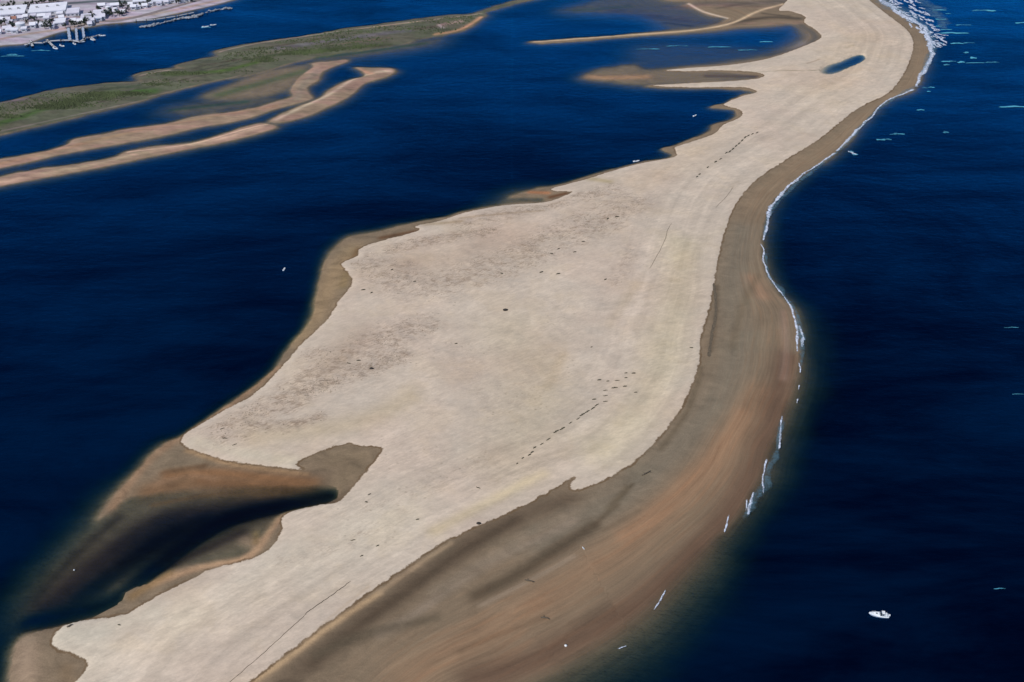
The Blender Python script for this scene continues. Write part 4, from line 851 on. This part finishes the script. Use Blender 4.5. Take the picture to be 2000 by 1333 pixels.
def dock(name, pts, wm, m_, lb, cat, grp, piles=True, zt=.9):
    P = W(pts); r = empty(name, (P[0][0], P[0][1], 0)); b = MB(); pl = MB(); c0 = P[0]
    for a, q in zip(P[:-1], P[1:]):
        d = q-a; L_ = np.linalg.norm(d); m = (a+q)/2-c0; ang = math.atan2(d[1], d[0]); b.box(m[0], m[1], zt, L_+wm*.5, wm, .35, ang)
        for t_ in np.arange(2, L_, 9):
            for s_ in (-1, 1):
                p = a-c0+d/L_*t_+np.array([-d[1], d[0]])/L_*s_*wm*.45; pl = MB(); pl.tube((p[0], p[1], -4), (p[0], p[1], zt+.9), .25, n=6); pl.build('pile', M['pile'], r)
    b.build('deck', m_, r)
    tag(r, lb, cat, grp)
dock('dock', [(133.5,57),(137,80)], 2.6, M['dock'], 'widest white dock, leftmost of the three running straight out', 'dock', 'docks of the harbour town')
dock('dock', [(149,58),(151,81)], 2.2, M['dock'], 'white dock in the middle of the three parallel ones', 'dock', 'docks of the harbour town')
dock('dock', [(162,56),(165,79)], 2.2, M['dock'], 'bluish dock, rightmost of the three parallel ones', 'dock', 'docks of the harbour town')
dock('dock', [(50,90),(62,86),(84,86),(93,83),(120,81),(140,81)], 2.2, M['plank'], 'long low dock parallel to the shore at the left', 'dock', 'docks of the harbour town')
dock('dock', [(60,82),(64,92)], 2.0, M['plank'], 'short stub dock at the left end of the long low one', 'dock', 'docks of the harbour town')
dock('dock', [(92,80),(104,92),(110,96)], 1.8, M['plank'], 'slanting grey dock reaching toward the leftmost white boat', 'dock', 'docks of the harbour town')
dock('jetty', [(140,81),(157,84),(168,76),(178,75),(185,81)], 2.0, M['plank'], 'bent grey jetty ending right of the docks', 'jetty', 'docks of the harbour town')
dock('jetty', [(168,76),(186,73),(198,70)], 1.1, M['plank'], 'thin pale jetty leading to the outermost moored boat', 'jetty', 'docks of the harbour town')
dock('jetty', [(262,43),(300,41),(345,34),(378,27)], 1.4, M['plank'], 'thin jetty inside the long breakwater', 'jetty', 'docks of the harbour town')
def breakwater(pts, wm, lb, seed):
    P = smooth(W(pts), 8, False); r = MB(); rr = random.Random(seed); c0 = P[0]
    for p in P:
        for k in range(4):
            s_ = rr.uniform(.3, 1.4)*wm*.33; r.blob((p[0]-c0[0]+rr.uniform(-2, 2), p[1]-c0[1]+rr.uniform(-wm, wm)*.6, rr.uniform(-.3, .9)), (s_*1.4, s_, s_*.6), rr.randrange(9999), .25, 6, 4)
    o = r.build('breakwater', M['rubble']); o.location = (c0[0], c0[1], 0); tag(o, lb, 'breakwater', 'rock breakwaters off the town')
breakwater([(279,53),(290,52),(300,49.5)], 2.6, 'short white rubble breakwater off the beach end', 1)
breakwater([(300,49),(325,44),(345,39),(360,36)], 2.0, 'middle stretch of the grey rock breakwater', 2)
breakwater([(360,36),(376,35),(390,30)], 3.2, 'widest grey knot of the breakwater, with masts', 3)
breakwater([(390,30),(412,23),(432,19),(446,16.5),(449,18)], 1.8, 'outer hooked end of the breakwater', 4)

def tree_proto(seed):
    rr = random.Random(seed); r = empty('shore_tree', (0, 0, 0)); t_ = MB(); t_.tube((0, 0, -.3), (.2, 0, 3.2), .28, .14, 7)
    for k in range(4): a = k*1.7+seed; t_.tube((.1, 0, 1.8+k*.3), (math.cos(a)*1.4, math.sin(a)*1.4, 3.6+k*.3), .10, .04, 5)
    t_.build('trunk', M['bark'], r)
    c = MB(); cl = [(rr.gauss(0, 1.1), rr.gauss(0, 1.1), rr.uniform(2.6, 5.4)) for _ in range(9)]
    for k in range(520):
        q = rr.choice(cl); d = np.array([rr.gauss(0, 1) for _ in range(3)]); d /= np.linalg.norm(d); p = np.array(q)+d*rr.uniform(.6, 1.15); s_ = rr.uniform(.18, .4)
        e = np.array([rr.gauss(0, 1) for _ in range(3)]); f = np.cross(d, e); f /= np.linalg.norm(f); g = np.cross(f, d)*.7+d*.2
        c.add([p-f*s_, p+g*s_, p+f*s_, p-g*s_], [(0, 1, 2, 3)])
    c.build('crown', M['leaf'], r); return r
TP = [tree_proto(5), tree_proto(8)]
tpos = [(50,18),(54,16),(60,17),(66,14),(74,14),(82,12),(90,11),(98,10),(106,9),(114,8),(30,17.5),(20,19),(10,20.5),(180,34),(184,40),(192,26),(208,36),(214,34),(218,28),(222,36),(230,33),(234,36),(240,34),(248,30),(252,26),(256,22),(262,20),(268,18),
 (276,18),(284,16),(292,14),(296,10),(240,20),(236,16),(246,14),(196,30),(90,55),(98,53),(104,50),(76,52),(70,46),(62,44),(28,60),(22,54),(12,52),(4,56),(54,50),(100,60),(88,60),(140,52),(146,54),(158,52),(166,50),(130,56),(170,48),(344,8),(350,11),(374,8),(380,4),(396,3)]
for i, (x, y) in enumerate(tpos):
    o = TP[i % 2] if i < 2 else copy_tree(TP[i % 2]); g = G(x+random.uniform(-1, 1), y+random.uniform(-.4, .4))
    ring(o, (g[0], g[1], ground_z(*g)), random.uniform(0, 6), random.uniform(.6, 1.05), 'small dark green tree growing among the harbour town houses', 'tree', 'dark trees of the harbour town')
def road(pts, wm, name):
    P = smooth(W(pts), 8, False); T_ = np.gradient(P, axis=0); T_ /= np.linalg.norm(T_, axis=1)[:, None]; N_ = np.stack([T_[:, 1], -T_[:, 0]], 1); V = []; Fc = []
    for p, n in zip(P, N_):
        for s_ in (-.5, .5): q = p+n*s_*wm; V.append((q[0], q[1], ground_z(*q)+.12))
    for i in range(len(P)-1): Fc.append((2*i, 2*i+1, 2*i+3, 2*i+2))
    me = bpy.data.meshes.new(name); me.from_pydata(V, [], Fc); me.update(); tag(link(name, me, M['tarmac']), kind='structure')
road([(-60,62),(0,54),(50,49),(100,42),(135,34),(200,43),(260,37),(330,20),(420,-4)], 4.0, 'road')
road([(-60,26),(0,20),(50,15.5),(110,6),(200,-6)], 4.0, 'road')
road([(52,15),(54,32),(52,50)], 3.5, 'road')
